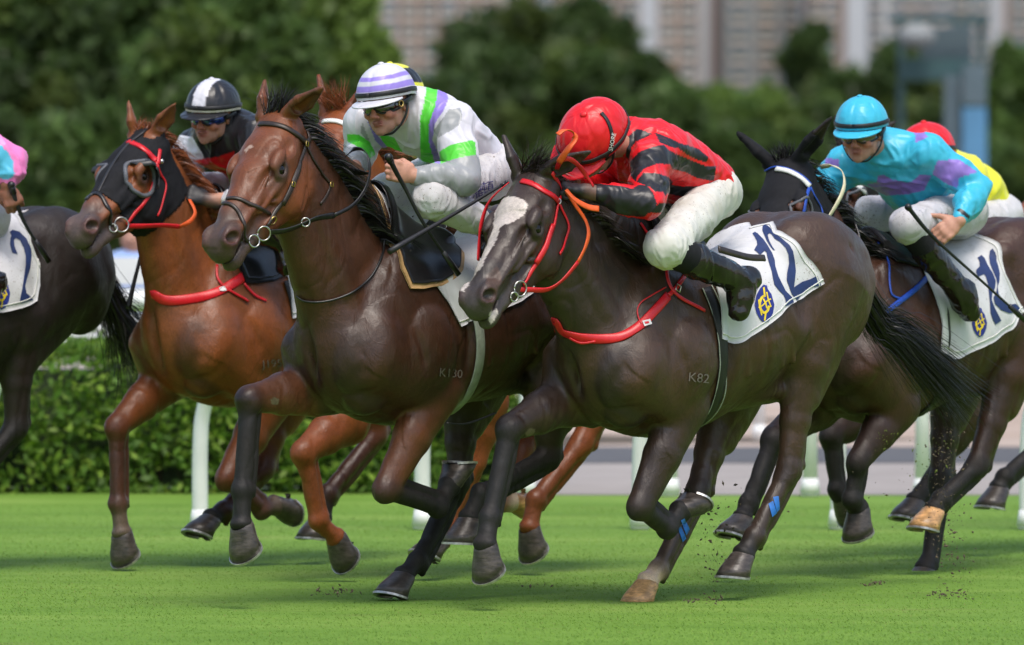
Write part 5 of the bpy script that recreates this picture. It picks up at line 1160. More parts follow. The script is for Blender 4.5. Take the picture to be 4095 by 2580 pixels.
# ------------------------------------------------------------------ cloths, saddles, straps, print
def xa(R, q):
    """(x, angle) of a surface point; q photograph pixel or template (x, angle)"""
    if len(q) == 3: return np.array(q[:2], float)
    h = Skinner(R.tree).hit(*q)
    if h is None: return None
    t = R.inv(R.fr.loc(h[0])); return np.array([t[0], math.degrees(math.atan2(t[2] - 1.2, t[1]))])
def body_pt(R, x, a, off):
    a = math.radians(a); T = R.T; o = R.fr.W(T(x, math.cos(a) * .9, 1.2 + math.sin(a) * .9)); c = R.fr.W(T(x, 0, 1.2)); d = nrm(c - o)
    h = R.tree.ray_cast(Vector(o), Vector(d), 2.0)
    rt = 1 / math.sqrt((math.cos(a) / .285) ** 2 + (math.sin(a) / (.40 if x > -.25 else .33)) ** 2) * R.H.get('sc', 1)
    if h[0] is None: return c - d * (rt + off)
    if a < 0.15 and np.linalg.norm(np.array(h[0]) - c) > rt * 1.12: return c - d * (rt * 1.04 + off)
    return np.array(h[0]) - d * off
def resample(P, n):
    P = np.asarray(P, float); d = np.r_[0, np.cumsum(np.linalg.norm(np.diff(P * [1, .01], axis=0), axis=1))]; t = np.linspace(0, d[-1], n)
    return np.stack([np.interp(t, d, P[:, 0]), np.interp(t, d, P[:, 1])], 1)
def drape(name, R, front, rear, bottom, topx, off, th, m, parent, nu=60, nv=44, wr=.006, col=None, seed=1, hem=None, curl=0, offf=None):
    """cloth over the back: boundary curves on the near side, mirrored over the spine"""
    Fp = np.array([p for p in (xa(R, q) for q in front) if p is not None]); Rp = np.array([p for p in (xa(R, q) for q in rear) if p is not None]); Bp = np.array([p for p in (xa(R, q) for q in bottom) if p is not None])
    Fp = np.vstack([[topx[0], 90], Fp]); Rp = np.vstack([[topx[1], 90], Rp]); Bp[0] = Fp[-1]; Bp[-1] = Rp[-1]
    Fc_, Rc, Bc = resample(Fp, nv), resample(Rp, nv), resample(Bp, nu); Tc = np.stack([np.linspace(topx[0], topx[1], nu), np.full(nu, 90.)], 1)
    G = np.zeros((nu, nv, 2))
    for i in range(nu):
        u = i / (nu - 1)
        for j in range(nv):
            v = j / (nv - 1); G[i, j] = (1 - u) * Fc_[j] + u * Rc[j] + (1 - v) * Tc[i] + v * Bc[i] - ((1 - u) * (1 - v) * Fc_[0] + u * (1 - v) * Rc[0] + (1 - u) * v * Fc_[-1] + u * v * Rc[-1])
    rows = []
    for i in range(nu):
        far = [body_pt(R, G[i, j, 0], 180 - G[i, j, 1], off) for j in range(nv - 1, 0, -1)]; nr_ = [body_pt(R, G[i, j, 0], G[i, j, 1], off) for j in range(nv)]
        rows.append(far + nr_)
    W = np.array(rows); k = W.shape[1]
    for _ in range(3):
        W[1:-1, 1:-1] = (W[1:-1, 1:-1] * 2 + W[:-2, 1:-1] + W[2:, 1:-1] + W[1:-1, :-2] + W[1:-1, 2:]) / 6
    N = np.cross(np.gradient(W, axis=0), np.gradient(W, axis=1)); N /= np.linalg.norm(N, axis=2)[:, :, None] + 1e-9
    ctr = R.fr.W(R.T(-.4, 0, 1.2)); 
    if np.mean(np.sum(N * (W - ctr), 2)) < 0: N = -N
    P = W.reshape(-1, 3); L = (P - ctr)
    d = (vnoise(L * [1, 1, .45], 9, seed) * wr + vnoise(L * [1, 1, .6], 21, seed + 2) * wr * .45 + wr).reshape(nu, k)
    if offf is not None: d = d + offf(np.linspace(0, 1, nu)[:, None], np.abs(np.linspace(-1, 1, k))[None, :])
    W = W + N * d[:, :, None]; P = W.reshape(-1, 3); Fc = np.array([(i * k + j, (i + 1) * k + j, (i + 1) * k + j + 1, i * k + j + 1) for i in range(nu - 1) for j in range(k - 1)])
    # thickness
    In = (W - N * th).reshape(-1, 3); o = len(P); VV = np.vstack([P, In]); F2 = Fc[:, ::-1] + o
    bd = [i * k for i in range(nu)] + [(nu - 1) * k + j for j in range(1, k)] + [i * k + k - 1 for i in range(nu - 2, -1, -1)] + [j for j in range(k - 2, -1, -1)]
    ed = np.array([(bd[i], bd[i + 1] if i + 1 < len(bd) else bd[0], (bd[i + 1] if i + 1 < len(bd) else bd[0]) + o, bd[i] + o) for i in range(len(bd) - 1)])
    FF = np.vstack([Fc, F2, ed]); C = np.tile(np.array(col if col else (.62, .62, .64), float), (len(VV), 1))
    ob = mk(name, VV, FF, M[m], parent, col=C)
    # stitched hem
    if hem:
        for jj in (k - 1,):
            Pm = W[:, jj - 2] + N[:, jj - 2] * .002; v, f = ribbon(Pm, N[:, jj - 2], .006, .0015); mk('hem', v, f, M[hem], ob)
        Pm = W[-3, nv - 1:] + N[-3, nv - 1:] * .002; v, f = ribbon(Pm, N[-3, nv - 1:], .006, .0015); mk('hem', v, f, M[hem], ob)
    return ob, bvh(P, Fc)
def overlay(name, polys, tree, m, parent, off=.003, step=7.0, th=0):
    """flat print or patch: outline polygons in photograph pixels laid on the surface below; only the first surface met"""
    bm = bmesh.new()
    for poly in polys:
        vs = [bm.verts.new((x, y, 0)) for x, y in poly]
        if len(vs) < 4: bm.faces.new(vs); continue
        for t in tessellate_polygon([[v.co for v in vs]]):
            if len(set(t)) == 3:
                try: bm.faces.new([vs[i] for i in t])
                except ValueError: pass
    bmesh.ops.triangulate(bm, faces=bm.faces[:])
    for _ in range(6):
        es = [e for e in bm.edges if e.calc_length() > step]
        if not es: break
        bmesh.ops.subdivide_edges(bm, edges=es, cuts=1); bmesh.ops.triangulate(bm, faces=bm.faces[:])
    sk = Skinner(*tree) if isinstance(tree, (list, tuple)) else Skinner(tree); bad = []
    for v in bm.verts:
        h = sk.hit(v.co.x, v.co.y)
        if h is None: bad.append(v); continue
        v.co = Vector(h[0] + h[1] * off)
    bmesh.ops.delete(bm, geom=bad, context='VERTS')
    V = [tuple(v.co) for v in bm.verts]; bm.verts.index_update(); Fc = [tuple(v.index for v in f.verts) for f in bm.faces]; bm.free()
    if not Fc: return None
    o = mk(name, V, Fc, m, parent, smooth=True)
    return o
def zp(z, pts): return [Z(z, *q) for q in pts]
def stroke(pts, w):
    """outline polygon round a thick line, pixels"""
    P = np.asarray(pts, float); T = np.gradient(P, axis=0); T /= np.linalg.norm(T, axis=1)[:, None]; Nn = np.stack([-T[:, 1], T[:, 0]], 1) * w / 2
    return [tuple(p) for p in np.vstack([P + Nn, (P - Nn)[::-1]])]
def text_polys(txt, size=1.0):
    cu = bpy.data.curves.new('t', 'FONT'); cu.body = txt; cu.size = size; cu.resolution_u = 3; o = bpy.data.objects.new('t', cu); COL.objects.link(o)
    dg = bpy.context.evaluated_depsgraph_get(); me = bpy.data.meshes.new_from_object(o.evaluated_get(dg)); V = [(v.co.x, v.co.y) for v in me.vertices]; Fc = [tuple(p.vertices) for p in me.polygons]
    bpy.data.objects.remove(o); bpy.data.curves.remove(cu); bpy.data.meshes.remove(me); return V, Fc
def lettering(name, txt, c, hpx, ang, tree, m, parent, off=.002, sx=1.0, shear=0, step=9, thick=0):
    V, Fc = text_polys(txt)
    if not V: return None
    V = np.array(V); ctr = (V.min(0) + V.max(0)) / 2; hh = V[:, 1].max() - V[:, 1].min(); V = (V - ctr) / hh * hpx; V[:, 0] = V[:, 0] * sx + V[:, 1] * shear
    a = math.radians(ang); V = np.stack([c[0] + V[:, 0] * math.cos(a) + V[:, 1] * math.sin(a), c[1] + V[:, 0] * math.sin(a) - V[:, 1] * math.cos(a)], 1)
    return overlay(name, [[tuple(V[i]) for i in f] for f in Fc], tree, m, parent, off, step)
def badge(c, w, h, tree, parent, off=.0035):
    O = lambda u, v: (c[0] + u * w, c[1] + v * h)
    out = [(-.1, -1), (.25, -.95), (.35, -.75), (.7, -.5), (1, .05), (.85, .5), (.45, .9), (0, 1), (-.4, .85), (-.8, .5), (-1, .05), (-.8, -.45), (-.45, -.8)]
    b = overlay('badge', [[O(*q) for q in out]], tree, M['badge_blue'], parent, off)
    if b is None: return
    k = (w + h) / 2
    for st, wd in (([(.05, -.42), (-.3, -.3), (-.48, .02), (-.38, .32), (-.08, .48), (.25, .38), (.42, .12)], .17), ([(-.1, -.85), (0, -.4)], .13), ([(-.62, .22), (-.2, .1), (.2, -.12), (.62, -.25)], .09), ([(-.6, -.2), (-.5, .2), (-.3, .62)], .09),
                   ([(.2, -.6), (.35, -.2), (.62, .18)], .09), ([(.1, .45), (-.02, .9)], .11), ([(-.15, -.25), (.08, .0), (.2, .25)], .09)):
        P = crom([(*O(*q), 0) for q in st], 4)[:, :2] if len(st) > 2 else [O(*q) for q in st]
        overlay('badge_emblem', [stroke(P, wd * k)], tree, M['badge_gold'], b, off + .002)
def ring(R, x, a0, a1, wd, off, th, m, parent, name, n=40, dx=0):
    A = np.linspace(a0, a1, n); P = np.array([body_pt(R, x + dx * (i / (n - 1)), a, off) for i, a in enumerate(A)]); ctr = R.fr.W(R.T(x, 0, 1.2)); N = np.array([nrm(p - ctr) for p in P])
    for _ in range(2): P[1:-1] = (P[:-2] + P[1:-1] * 2 + P[2:]) / 4
    v, f = ribbon(P, N, wd, th); return mk(name, v, f, M[m], parent)
def saddle(R, label, parts=None, pad='tan_leather', low=True):
    root = empty('saddle', R.fr.W(R.T(-.15, 0, 1.5)), label, 'saddle')
    hump = lambda u, v: .030 * np.exp(-((u - .06) / .10) ** 2) * (v < .5) + .026 * np.exp(-((u - .92) / .10) ** 2) * (v < .4)
    if not low:
        drape('seat', R, [(.03, 75, 0), (.03, 62, 0)], [(-.31, 75, 0), (-.29, 62, 0)], [(.03, 62, 0), (-.12, 56, 0), (-.29, 62, 0)], (.035, -.33), .018, .008, 'black_leather', root, 26, 16, .001, offf=hump); return root
    drape('panel', R, [(.09, 70, 0), (.13, 52, 0), (.12, 36, 0)], [(-.32, 75, 0), (-.30, 58, 0), (-.20, 40, 0)], [(.12, 36, 0), (.05, 33, 0), (-.05, 32, 0), (-.14, 35, 0), (-.20, 40, 0)], (.06, -.34), .012, .006, pad, root, 30, 22, .001)
    drape('seat', R, [(.075, 70, 0), (.112, 53, 0), (.105, 39, 0)], [(-.31, 75, 0), (-.285, 60, 0), (-.19, 43, 0)], [(.105, 39, 0), (.04, 36, 0), (-.05, 35, 0), (-.13, 38, 0), (-.19, 43, 0)], (.045, -.33), .020, .007, 'black_leather', root, 32, 24, .001, offf=hump)
    return root
def hood(R, x1=.37, ears=False, hole=.047, cup=False, m='hood', trim=.0058):
    """stretch hood: pulled over the head surface, with openings round the eyes"""
    hd = R.hd; A, hs, poll = hd['A'], hd['hs'], hd['poll']; Lc = (R.fr.loc(R.V) - poll) @ A.T / hs
    x, y, z = Lc.T; lim = x1 - .35 * np.clip(-z - .09, 0, 1) 
    k = (x > (-.20 if ears else -.012)) & (x < lim) & (z > -.30) & (np.abs(y) < .17)
    if not ears: k &= ~((x < .045) & (z > -.022) & (np.abs(y) > .03)) & (z < .03)
    else: k &= (x > -.02) | (z > -.03)
    eye = np.sqrt((x - .232) ** 2 + (z + .070) ** 2); k &= ~((eye < hole) & (np.abs(y) > .05))
    Fk = k[R.Q].all(1); Q = R.Q[Fk]; ids = np.unique(Q); mp = -np.ones(len(R.V), int); mp[ids] = np.arange(len(ids))
    V = R.V[ids] + R.N[ids] * .0045; root = empty('hood', hd_w(R, .15, 0, 0), None, None); o = mk('fabric', V, mp[Q], M[m], root); so_ = o.modifiers.new('t', 'SOLIDIFY'); so_.thickness = .004; so_.offset = -1
    for sgn in (-1, 1):
        P = []
        for j in range(29):
            a = 2 * math.pi * j / 28; p = hd_w(R, .232 + hole * 1.02 * math.cos(a), sgn * .16, -.070 + hole * 1.02 * math.sin(a)); d = R.fr.Wv(hd['gv'](0, -sgn, 0))
            h = R.tree.ray_cast(Vector(p), Vector(d)); 
            if h[0] is not None: P.append(np.array(h[0]) - d * .006)
        if len(P) > 20:
            P = np.array(P); v, f = tube(P, trim * hs, 7, False); mk('eye_opening_trim', v, f, M['hoodtrim'], root)
            if cup:
                c = hd_w(R, .232, sgn * .125, -.070); VV = []; FF = []; n = 16
                for i, (rr, oo) in enumerate(((1.0, 0), (1.02, .018), (.92, .034), (.70, .046))):
                    for j in range(n + 1):
                        a = -1.25 + 2.5 * j / n; a += math.pi; idx = (a % (2 * math.pi)) / (2 * math.pi) * (len(P) - 1); q = P[int(round(idx)) % len(P)]
                        pc = P.mean(0); VV.append(pc + (q - pc) * rr + R.fr.Wv(hd['gv'](0, sgn, 0)) * oo)
                FF = [(i * (n + 1) + j, i * (n + 1) + j + 1, (i + 1) * (n + 1) + j + 1, (i + 1) * (n + 1) + j) for i in range(3) for j in range(n)]
                cc = mk('eye_cup', VV, FF, M['cup'], root); s2 = cc.modifiers.new('t', 'SOLIDIFY'); s2.thickness = .003
    return root, bvh(V, mp[Q])
def hd_w(R, x, y, z): return R.fr.W(R.hd['g'](x, y, z))
def mane(R, m, n=420, L=.17, wd=.003, upz=.12, side=1, wind=(-.6, .3, .2), t0=0, t1=.9, forelock=True, fl_dir=(.5, .1, .3), fl=.14):
    """locks along the crest; directions in horse coordinates"""
    rnd = random.Random(5); roots, dirs = [], []; g = R.hd['g']; a0 = g(-.015, 0, -.012); a1 = R.T(.02, 0, 1.555); n1 = R.n[1] + R.nup * .19; n2 = R.n[2] + R.nup * .15
    C = crom([a0, n2, n1, a1], 12)
    for i in range(n):
        t = (t0 + (t1 - t0) * rnd.random()) * (len(C) - 1); k = int(t); p = C[k] + (C[min(k + 1, len(C) - 1)] - C[k]) * (t - k)
        q = near(R.tree, R.fr.W(p + np.array([0, rnd.uniform(-.022, .03), 0])))[0]; roots.append(q)
        dirs.append(R.fr.Wv(np.array([wind[0] + rnd.gauss(0, .15), side * .45 + wind[1] + rnd.gauss(0, .25), upz + rnd.gauss(0, .12)])))
    v, f = strands(roots, dirs, L, wd, droop=1.9, curl=.30, rnd=rnd, wind=R.fr.Wv((-.8, 0, .1))); mk('mane', v, f, M[m], R.root)
    if forelock:
        roots, dirs = [], []
        for i in range(160):
            q = near(R.tree, R.fr.W(g(-.01 + rnd.uniform(-.03, .02), rnd.uniform(-.035, .035), .0)))[0]; roots.append(q); dirs.append(R.fr.Wv(R.hd['gv'](*(np.array(fl_dir) + np.array([rnd.gauss(0, .25), rnd.gauss(0, .25), rnd.gauss(0, .2)])))))
        v, f = strands(roots, dirs, fl, wd * .8, droop=.3, curl=.35, rnd=rnd); mk('forelock', v, f, M[m], R.root)
def tail(R, m, guide, n=260, spread=.10, wd=.004):
    """guide: points (px, py, lateral) from the dock to the tip"""
    rnd = random.Random(9); P0 = R.fr.W(R.T(-1.22, 0, 1.40)); G = crom([P0] + [R.fr.W(R.fr.px((q[0], q[1]), q[2])) for q in guide], 5); mN = len(G); V, Fc = [], []
    for i in range(n):
        o = np.array([rnd.gauss(0, 1), rnd.gauss(0, 1), rnd.gauss(0, 1)]); o2 = np.array([rnd.gauss(0, 1), rnd.gauss(0, 1), rnd.gauss(0, 1)]); e = rnd.uniform(.55, 1.08); sd = nrm(o2); b = len(V); K = 12; ph = rnd.random() * 6
        for k in range(K + 1):
            t = k / K; x = min(t * e, 1) * (mN - 1); a = int(x); p = G[a] + (G[min(a + 1, mN - 1)] - G[a]) * (x - a)
            p = p + o * (.016 + spread * .55 * t ** 1.3) + o2 * spread * .30 * max(0, t - .35) ** 1.5 + sd * .010 * math.sin(6 * t + ph); w_ = wd * (1 - t * .85); V += [p - sd * w_, p + sd * w_]
        Fc += [(b + 2 * k, b + 2 * k + 1, b + 2 * k + 3, b + 2 * k + 2) for k in range(K)]
    mk('tail', V, Fc, M[m], R.root)
def whip(label, pts, r, mt='strap_black', flap=True, handle=None):
    P = crom(pts, 6); root = empty('whip', P[len(P) // 2], label, 'riding whip'); v, f = tube(P, r, 8); mk('shaft', v, f, M[mt], root)
    a, b = P[-3], P[-1]; d = nrm(b - a)
    if flap: v, f = ribbon(np.array([b - d * .12, b - d * .05, b + d * .01]), np.array([0, -1., .2]), [.020, .026, .024], .006); mk('flap', v, f, M['black_leather'], root)
    v, f = tube([P[0], P[0] + (P[1] - P[0]) * .6 if handle is None else P[0] + nrm(P[2] - P[0]) * handle], [r[0] * 1.35 if not np.isscalar(r) else r * 1.35] * 2, 8); mk('grip', v, f, M['black_leather'], root)
    c, q = uvsphere(P[0], (r[0] if not np.isscalar(r) else r) * 1.6, None, 10, 7); mk('end_cap', c, q, M['black_leather'], root)
    return root
# ------------------------------------------------------------------ tack on each horse
def FP(R, z, x, y, lat):
    q = Z(z, x, y); return R.fr.W(R.fr.px(q, lat))
def S5(z, pts): return [Z(z, *q) for q in pts]
def ringbit(R, z, x, y, rad, parent, m='steel', tree=None, name='bit_ring', r=.0035):
    h = Skinner(R.tree).hit(*Z(z, x, y)); 
    if h is None: return
    v, f = torus(h[0] + h[1] * .008, h[1] + np.array([0, -.5, 0]), rad, r, seg=22); mk(name, v, f, M[m], parent)
def buckle(p, n, u, w, h, parent, m='steel'):
    n = nrm(n); u = nrm(np.asarray(u) - n * np.dot(u, n)); v_ = np.cross(n, u); c = np.asarray(p) + n * .004
    P = [c + u * w * a + v_ * h * b for a, b in ((-1, -1), (1, -1), (1, 1), (-1, 1), (-1, -1))]; v, f = tube(P, .0028, 6); mk('buckle', v, f, M[m], parent)
DW = lambda R: [(-.30 - .0, 0, 0)]
def cloth_default(R, label, front=None, rear=None, bottom=None, topx=(.06, -.72)):
    root = empty('number_cloth', R.fr.W(R.T(-.35, 0, 1.3)), label, 'number cloth')
    front = front or [(.02, 50, 0), (-.06, 20, 0), (-.10, -5, 0)]; rear = rear or [(-.80, 50, 0), (-.88, 26, 0)]; bottom = bottom or [(-.10, -5, 0), (-.45, 5, 0), (-.88, 26, 0)]
    o, t = drape('cloth', R, front, rear, bottom, topx, .006, .004, 'number_cloth', root, 64, 46, .006, hem='strap_white'); return root, t
# ---- E
if 'E' in RH:
    R = RH['E']; T5 = R.tree
    ce, te = cloth_default(R, 'white number cloth with navy 12 over the dark horse, mud spotted', S5('d', [(800, 670), (930, 800), (985, 1000), (1000, 1250), (1000, 1440)]),
        S5('c', [(600, 290), (625, 360), (740, 425), (860, 540), (955, 655), (1035, 760), (1080, 870)]), S5('d', [(1000, 1440)]) + S5('c', [(205, 1455), (400, 1355), (520, 1275), (660, 1165), (740, 1080), (860, 1015), (960, 940), (1080, 885)]), (.03, -.70))
    overlay('number', [zp('c', [(390, 380), (415, 365), (440, 380), (500, 440), (540, 500), (580, 570), (605, 640), (610, 700), (640, 800), (680, 880), (710, 940), (770, 1000), (790, 1050), (708, 1090), (710, 1030), (690, 980), (640, 930), (600, 880), (585, 810), (575, 750), (550, 670), (535, 620), (525, 565), (505, 550), (465, 590), (405, 540), (435, 490), (432, 450), (410, 410)])], te, M['navy'], ce)
    overlay('number', [zp('c', [(490, 310), (515, 288), (560, 320), (600, 370), (680, 430), (750, 490), (785, 550), (800, 640), (810, 740), (800, 830), (790, 905), (870, 850), (950, 825), (1020, 790), (1060, 885), (980, 900), (920, 930), (870, 970), (822, 1030), (770, 970), (745, 900), (720, 830), (725, 760), (745, 670), (740, 580), (715, 520), (660, 460), (610, 430), (575, 385), (555, 375), (540, 395), (555, 450), (580, 500), (610, 545), (590, 540), (560, 500), (530, 450), (505, 390), (487, 350)])], te, M['navy'], ce)
    badge(Z('c', 502, 1065), 97 / 2.446, 185 / 2.446, te, ce)
    se = saddle(R, 'black racing saddle under the rider in red and black', pad='black_leather', low=False)
    gx = xa(R, Z('6', 1500, 120)); gx = gx[0] if gx is not None else -.15
    gr_ = ring(R, gx, 40, -215, .062, .004, .003, 'strap_black', se, 'girth', 60); 
    for dd in (-.027, .027): ring(R, gx + dd, 40, -90, .005, .0075, .002, 'strap_grey', se, 'girth_edging', 40)
    J = RJ['E']
    v, f = ribbon(crom([FP(R, 'd', 980, 350, .36), FP(R, 'd', 1150, 400, .36), FP(R, 'd', 1350, 450, .355), FP(R, 'd', 1540, 460, .35)], 5), (0.3, -.9, .3), .030, .004); mk('stirrup_leather', v, f, M['brown_leather'], se)
    br = empty('bridle', hd_w(R, .2, 0, 0), 'bright red bridle with orange rubber reins on the dark horse with a white blaze', 'bridle'); red, orr = M['strap_red'], M['strap_orange']
    strap('browband', S5('5', [(300, 480), (335, 452), (395, 450), (460, 468), (530, 512), (592, 562)]) , T5, .026, red, br, .004, .004)
    strap('cheekpiece', [FP(R, '5', 325, 455, -.08), FP(R, '5', 215, 560, -.13), FP(R, '5', 170, 690, -.15), FP(R, '5', 160, 800, -.15), FP(R, '5', 155, 885, -.14)], T5, .018, red, br)
    strap('cheekpiece', S5('5', [(592, 570), (575, 660), (545, 760), (500, 860), (450, 940), (400, 1020)]), T5, .017, red, br, .004, .004)
    strap('cheekpiece_knot', S5('5', [(560, 690), (530, 790), (470, 900)]), T5, .026, red, br, .006, .005)
    strap('throat_lash', S5('5', [(600, 575), (640, 660), (650, 720), (625, 800), (600, 850)]), T5, .014, red, br, .004)
    strap('headpiece', S5('5', [(592, 565), (610, 500), (600, 440), (560, 400)]), T5, .018, red, br, .004)
    ringbit(R, '5', 378, 1040, .030, br); ringbit(R, '5', 345, 1085, .018, br)
    v, f = torus(near(T5, FP(R, '5', 600, 560, .1))[0] + np.array([0, -.008, 0]), (0.2, -1, .1), .011, .004, seg=12); mk('rosette', v, f, M['steel'], br)
    strap('rein', [FP(R, '5', 385, 1045, .13), FP(R, '5', 460, 1048, .15), FP(R, '5', 545, 1045, .17), FP(R, '5', 630, 985, .19), FP(R, '5', 705, 895, .20)], T5, .022, red, br)
    strap('rein', [FP(R, '5', 705, 895, .20), FP(R, '5', 745, 815, .20), FP(R, '5', 765, 735, .20), FP(R, '5', 745, 660, .18), FP(R, '5', 690, 580, .17), FP(R, '5', 640, 500, .17)], T5, .022, orr, br)
    strap('rein_end', [FP(R, '5', 640, 495, .17), FP(R, '5', 690, 550, .20), FP(R, '5', 760, 590, .22), FP(R, '5', 820, 600, .24)], T5, .026, orr, br)
    hp = J['hd']; hel = J['helm'][0]
    strap('rein_loop', [FP(R, '5', 600, 345, .20), FP(R, '5', 650, 270, .25), FP(R, '5', 690, 215, .26), FP(R, '5', 670, 175, .26), FP(R, '5', 630, 165, .27), FP(R, '5', 592, 190, .26)], T5, .026, orr, br)
    strap('rein', [FP(R, '5', 590, 380, .12), FP(R, '5', 610, 335, .2), FP(R, '5', 660, 325, .24), FP(R, '5', 720, 375, .22), FP(R, '5', 760, 430, .2), FP(R, '5', 790, 475, .2)], T5, .020, red, br)
    bp = empty('breastplate', R.fr.W(R.T(.45, 0, 1.1)), 'red elastic breast strap across the chest of the dark number 12 horse', 'breastplate')
    far = [R.fr.W(R.T(.05, -.26, 1.32)), R.fr.W(R.T(.25, -.22, 1.24))]
    strap('chest_band', far + S5('5', [(575, 1215), (610, 1270), (690, 1305), (800, 1318), (930, 1310), (1040, 1250), (1120, 1170), (1200, 1080)]), T5, .040, red, bp, .004, .004, snap3=True)
    strap('girth_strap', S5('5', [(1200, 1080), (1240, 1040), (1270, 1000), (1305, 950)]), T5, .020, red, bp, .006, .004)
    strap('adjusting_strap', S5('5', [(1185, 930), (1192, 990), (1225, 1060), (1290, 1110), (1395, 1165)]), T5, .016, red, bp, .010, .003)
    strap('cord', S5('5', [(1185, 1035), (1110, 1080), (1050, 1120), (1030, 1170), (1050, 1240)]), T5, .006, red, bp, .006, .003)
    strap('neck_strap', S5('5', [(1045, 680), (1080, 730), (1095, 780), (1120, 850), (1185, 930)]), T5, .014, red, bp, .005)
    strap('loop', S5('5', [(660, 1300), (720, 1335), (800, 1330)]), T5, .010, red, bp, .012, .003)
    h = Skinner(T5).hit(*Z('5', 1248, 1042)); buckle(h[0] + h[1] * .008, h[1], (.6, 0, .8), .014, .011, bp)
    overlay('woven_label', [zp('5', [(1055, 1225), (1095, 1213), (1105, 1240), (1065, 1255)])], [T5], M['white_tag'], bp, .0125)
    overlay('woven_label', [zp('5', [(1065, 1231), (1085, 1226), (1090, 1237), (1070, 1243)])], [T5], M['strap_red'], bp, .0140)
    # legs: blue tape
    for zz, pts in (('6', [(1255, 985), (1270, 970), (1300, 1040), (1280, 1060)]), ('6', [(1270, 940), (1290, 928), (1320, 990), (1300, 1020)]), ('8', [(345, 905), (368, 890), (385, 950), (362, 970)]), ('8', [(368, 870), (395, 865), (400, 930), (385, 945)])):
        overlay('blue_tape', [zp(zz, pts)], T5, M['band_blue'], R.root, .003)
    lettering('brand', 'K82', Z('6', 1370, 152), 36, 6, T5, M['brand'], R.root, .0045, 1.0, step=4)
    mane(R, 'hair_dark', 1300, .13, .0024, .12, 1, (-.7, .15, 0), fl_dir=(-.2, .5, .35), fl=.16)
    tail(R, 'hair_black', [(*Z('7', 760, 1235), 0), (*Z('7', 850, 1290), .02), (*Z('8', 1120, 170), .05), (*Z('8', 1270, 330), .08), (*Z('8', 1330, 400), .08)], 1500, .085, .0022)
    whip('long black whip pointing down left from behind the blazed horse', [FP(R, '3', 1690, 730, -.28), FP(R, '3', 1400, 905, -.30), FP(R, '3', 1045, 1112, -.32)], [.006, .008, .013], flap=False)
    th_ = bvh(np.array([tuple(q.co) for q in hel.data.vertices]) + worg(hel), np.array([tuple(p.vertices) for p in hel.data.polygons if len(p.vertices) == 4]))
    strap('cap_strap', S5('a', [(735, 95), (790, 160), (835, 250), (860, 350), (858, 440), (835, 540), (790, 630), (730, 715)]), [th_], .017, M['strap_black'], hel, .003, .002)
    lettering('lettering', 'SHORE', Z('a', 853, 440), 48 / 3.01, -78, [th_], M['whiteprint'], hel, .0085, 1.0, step=5)
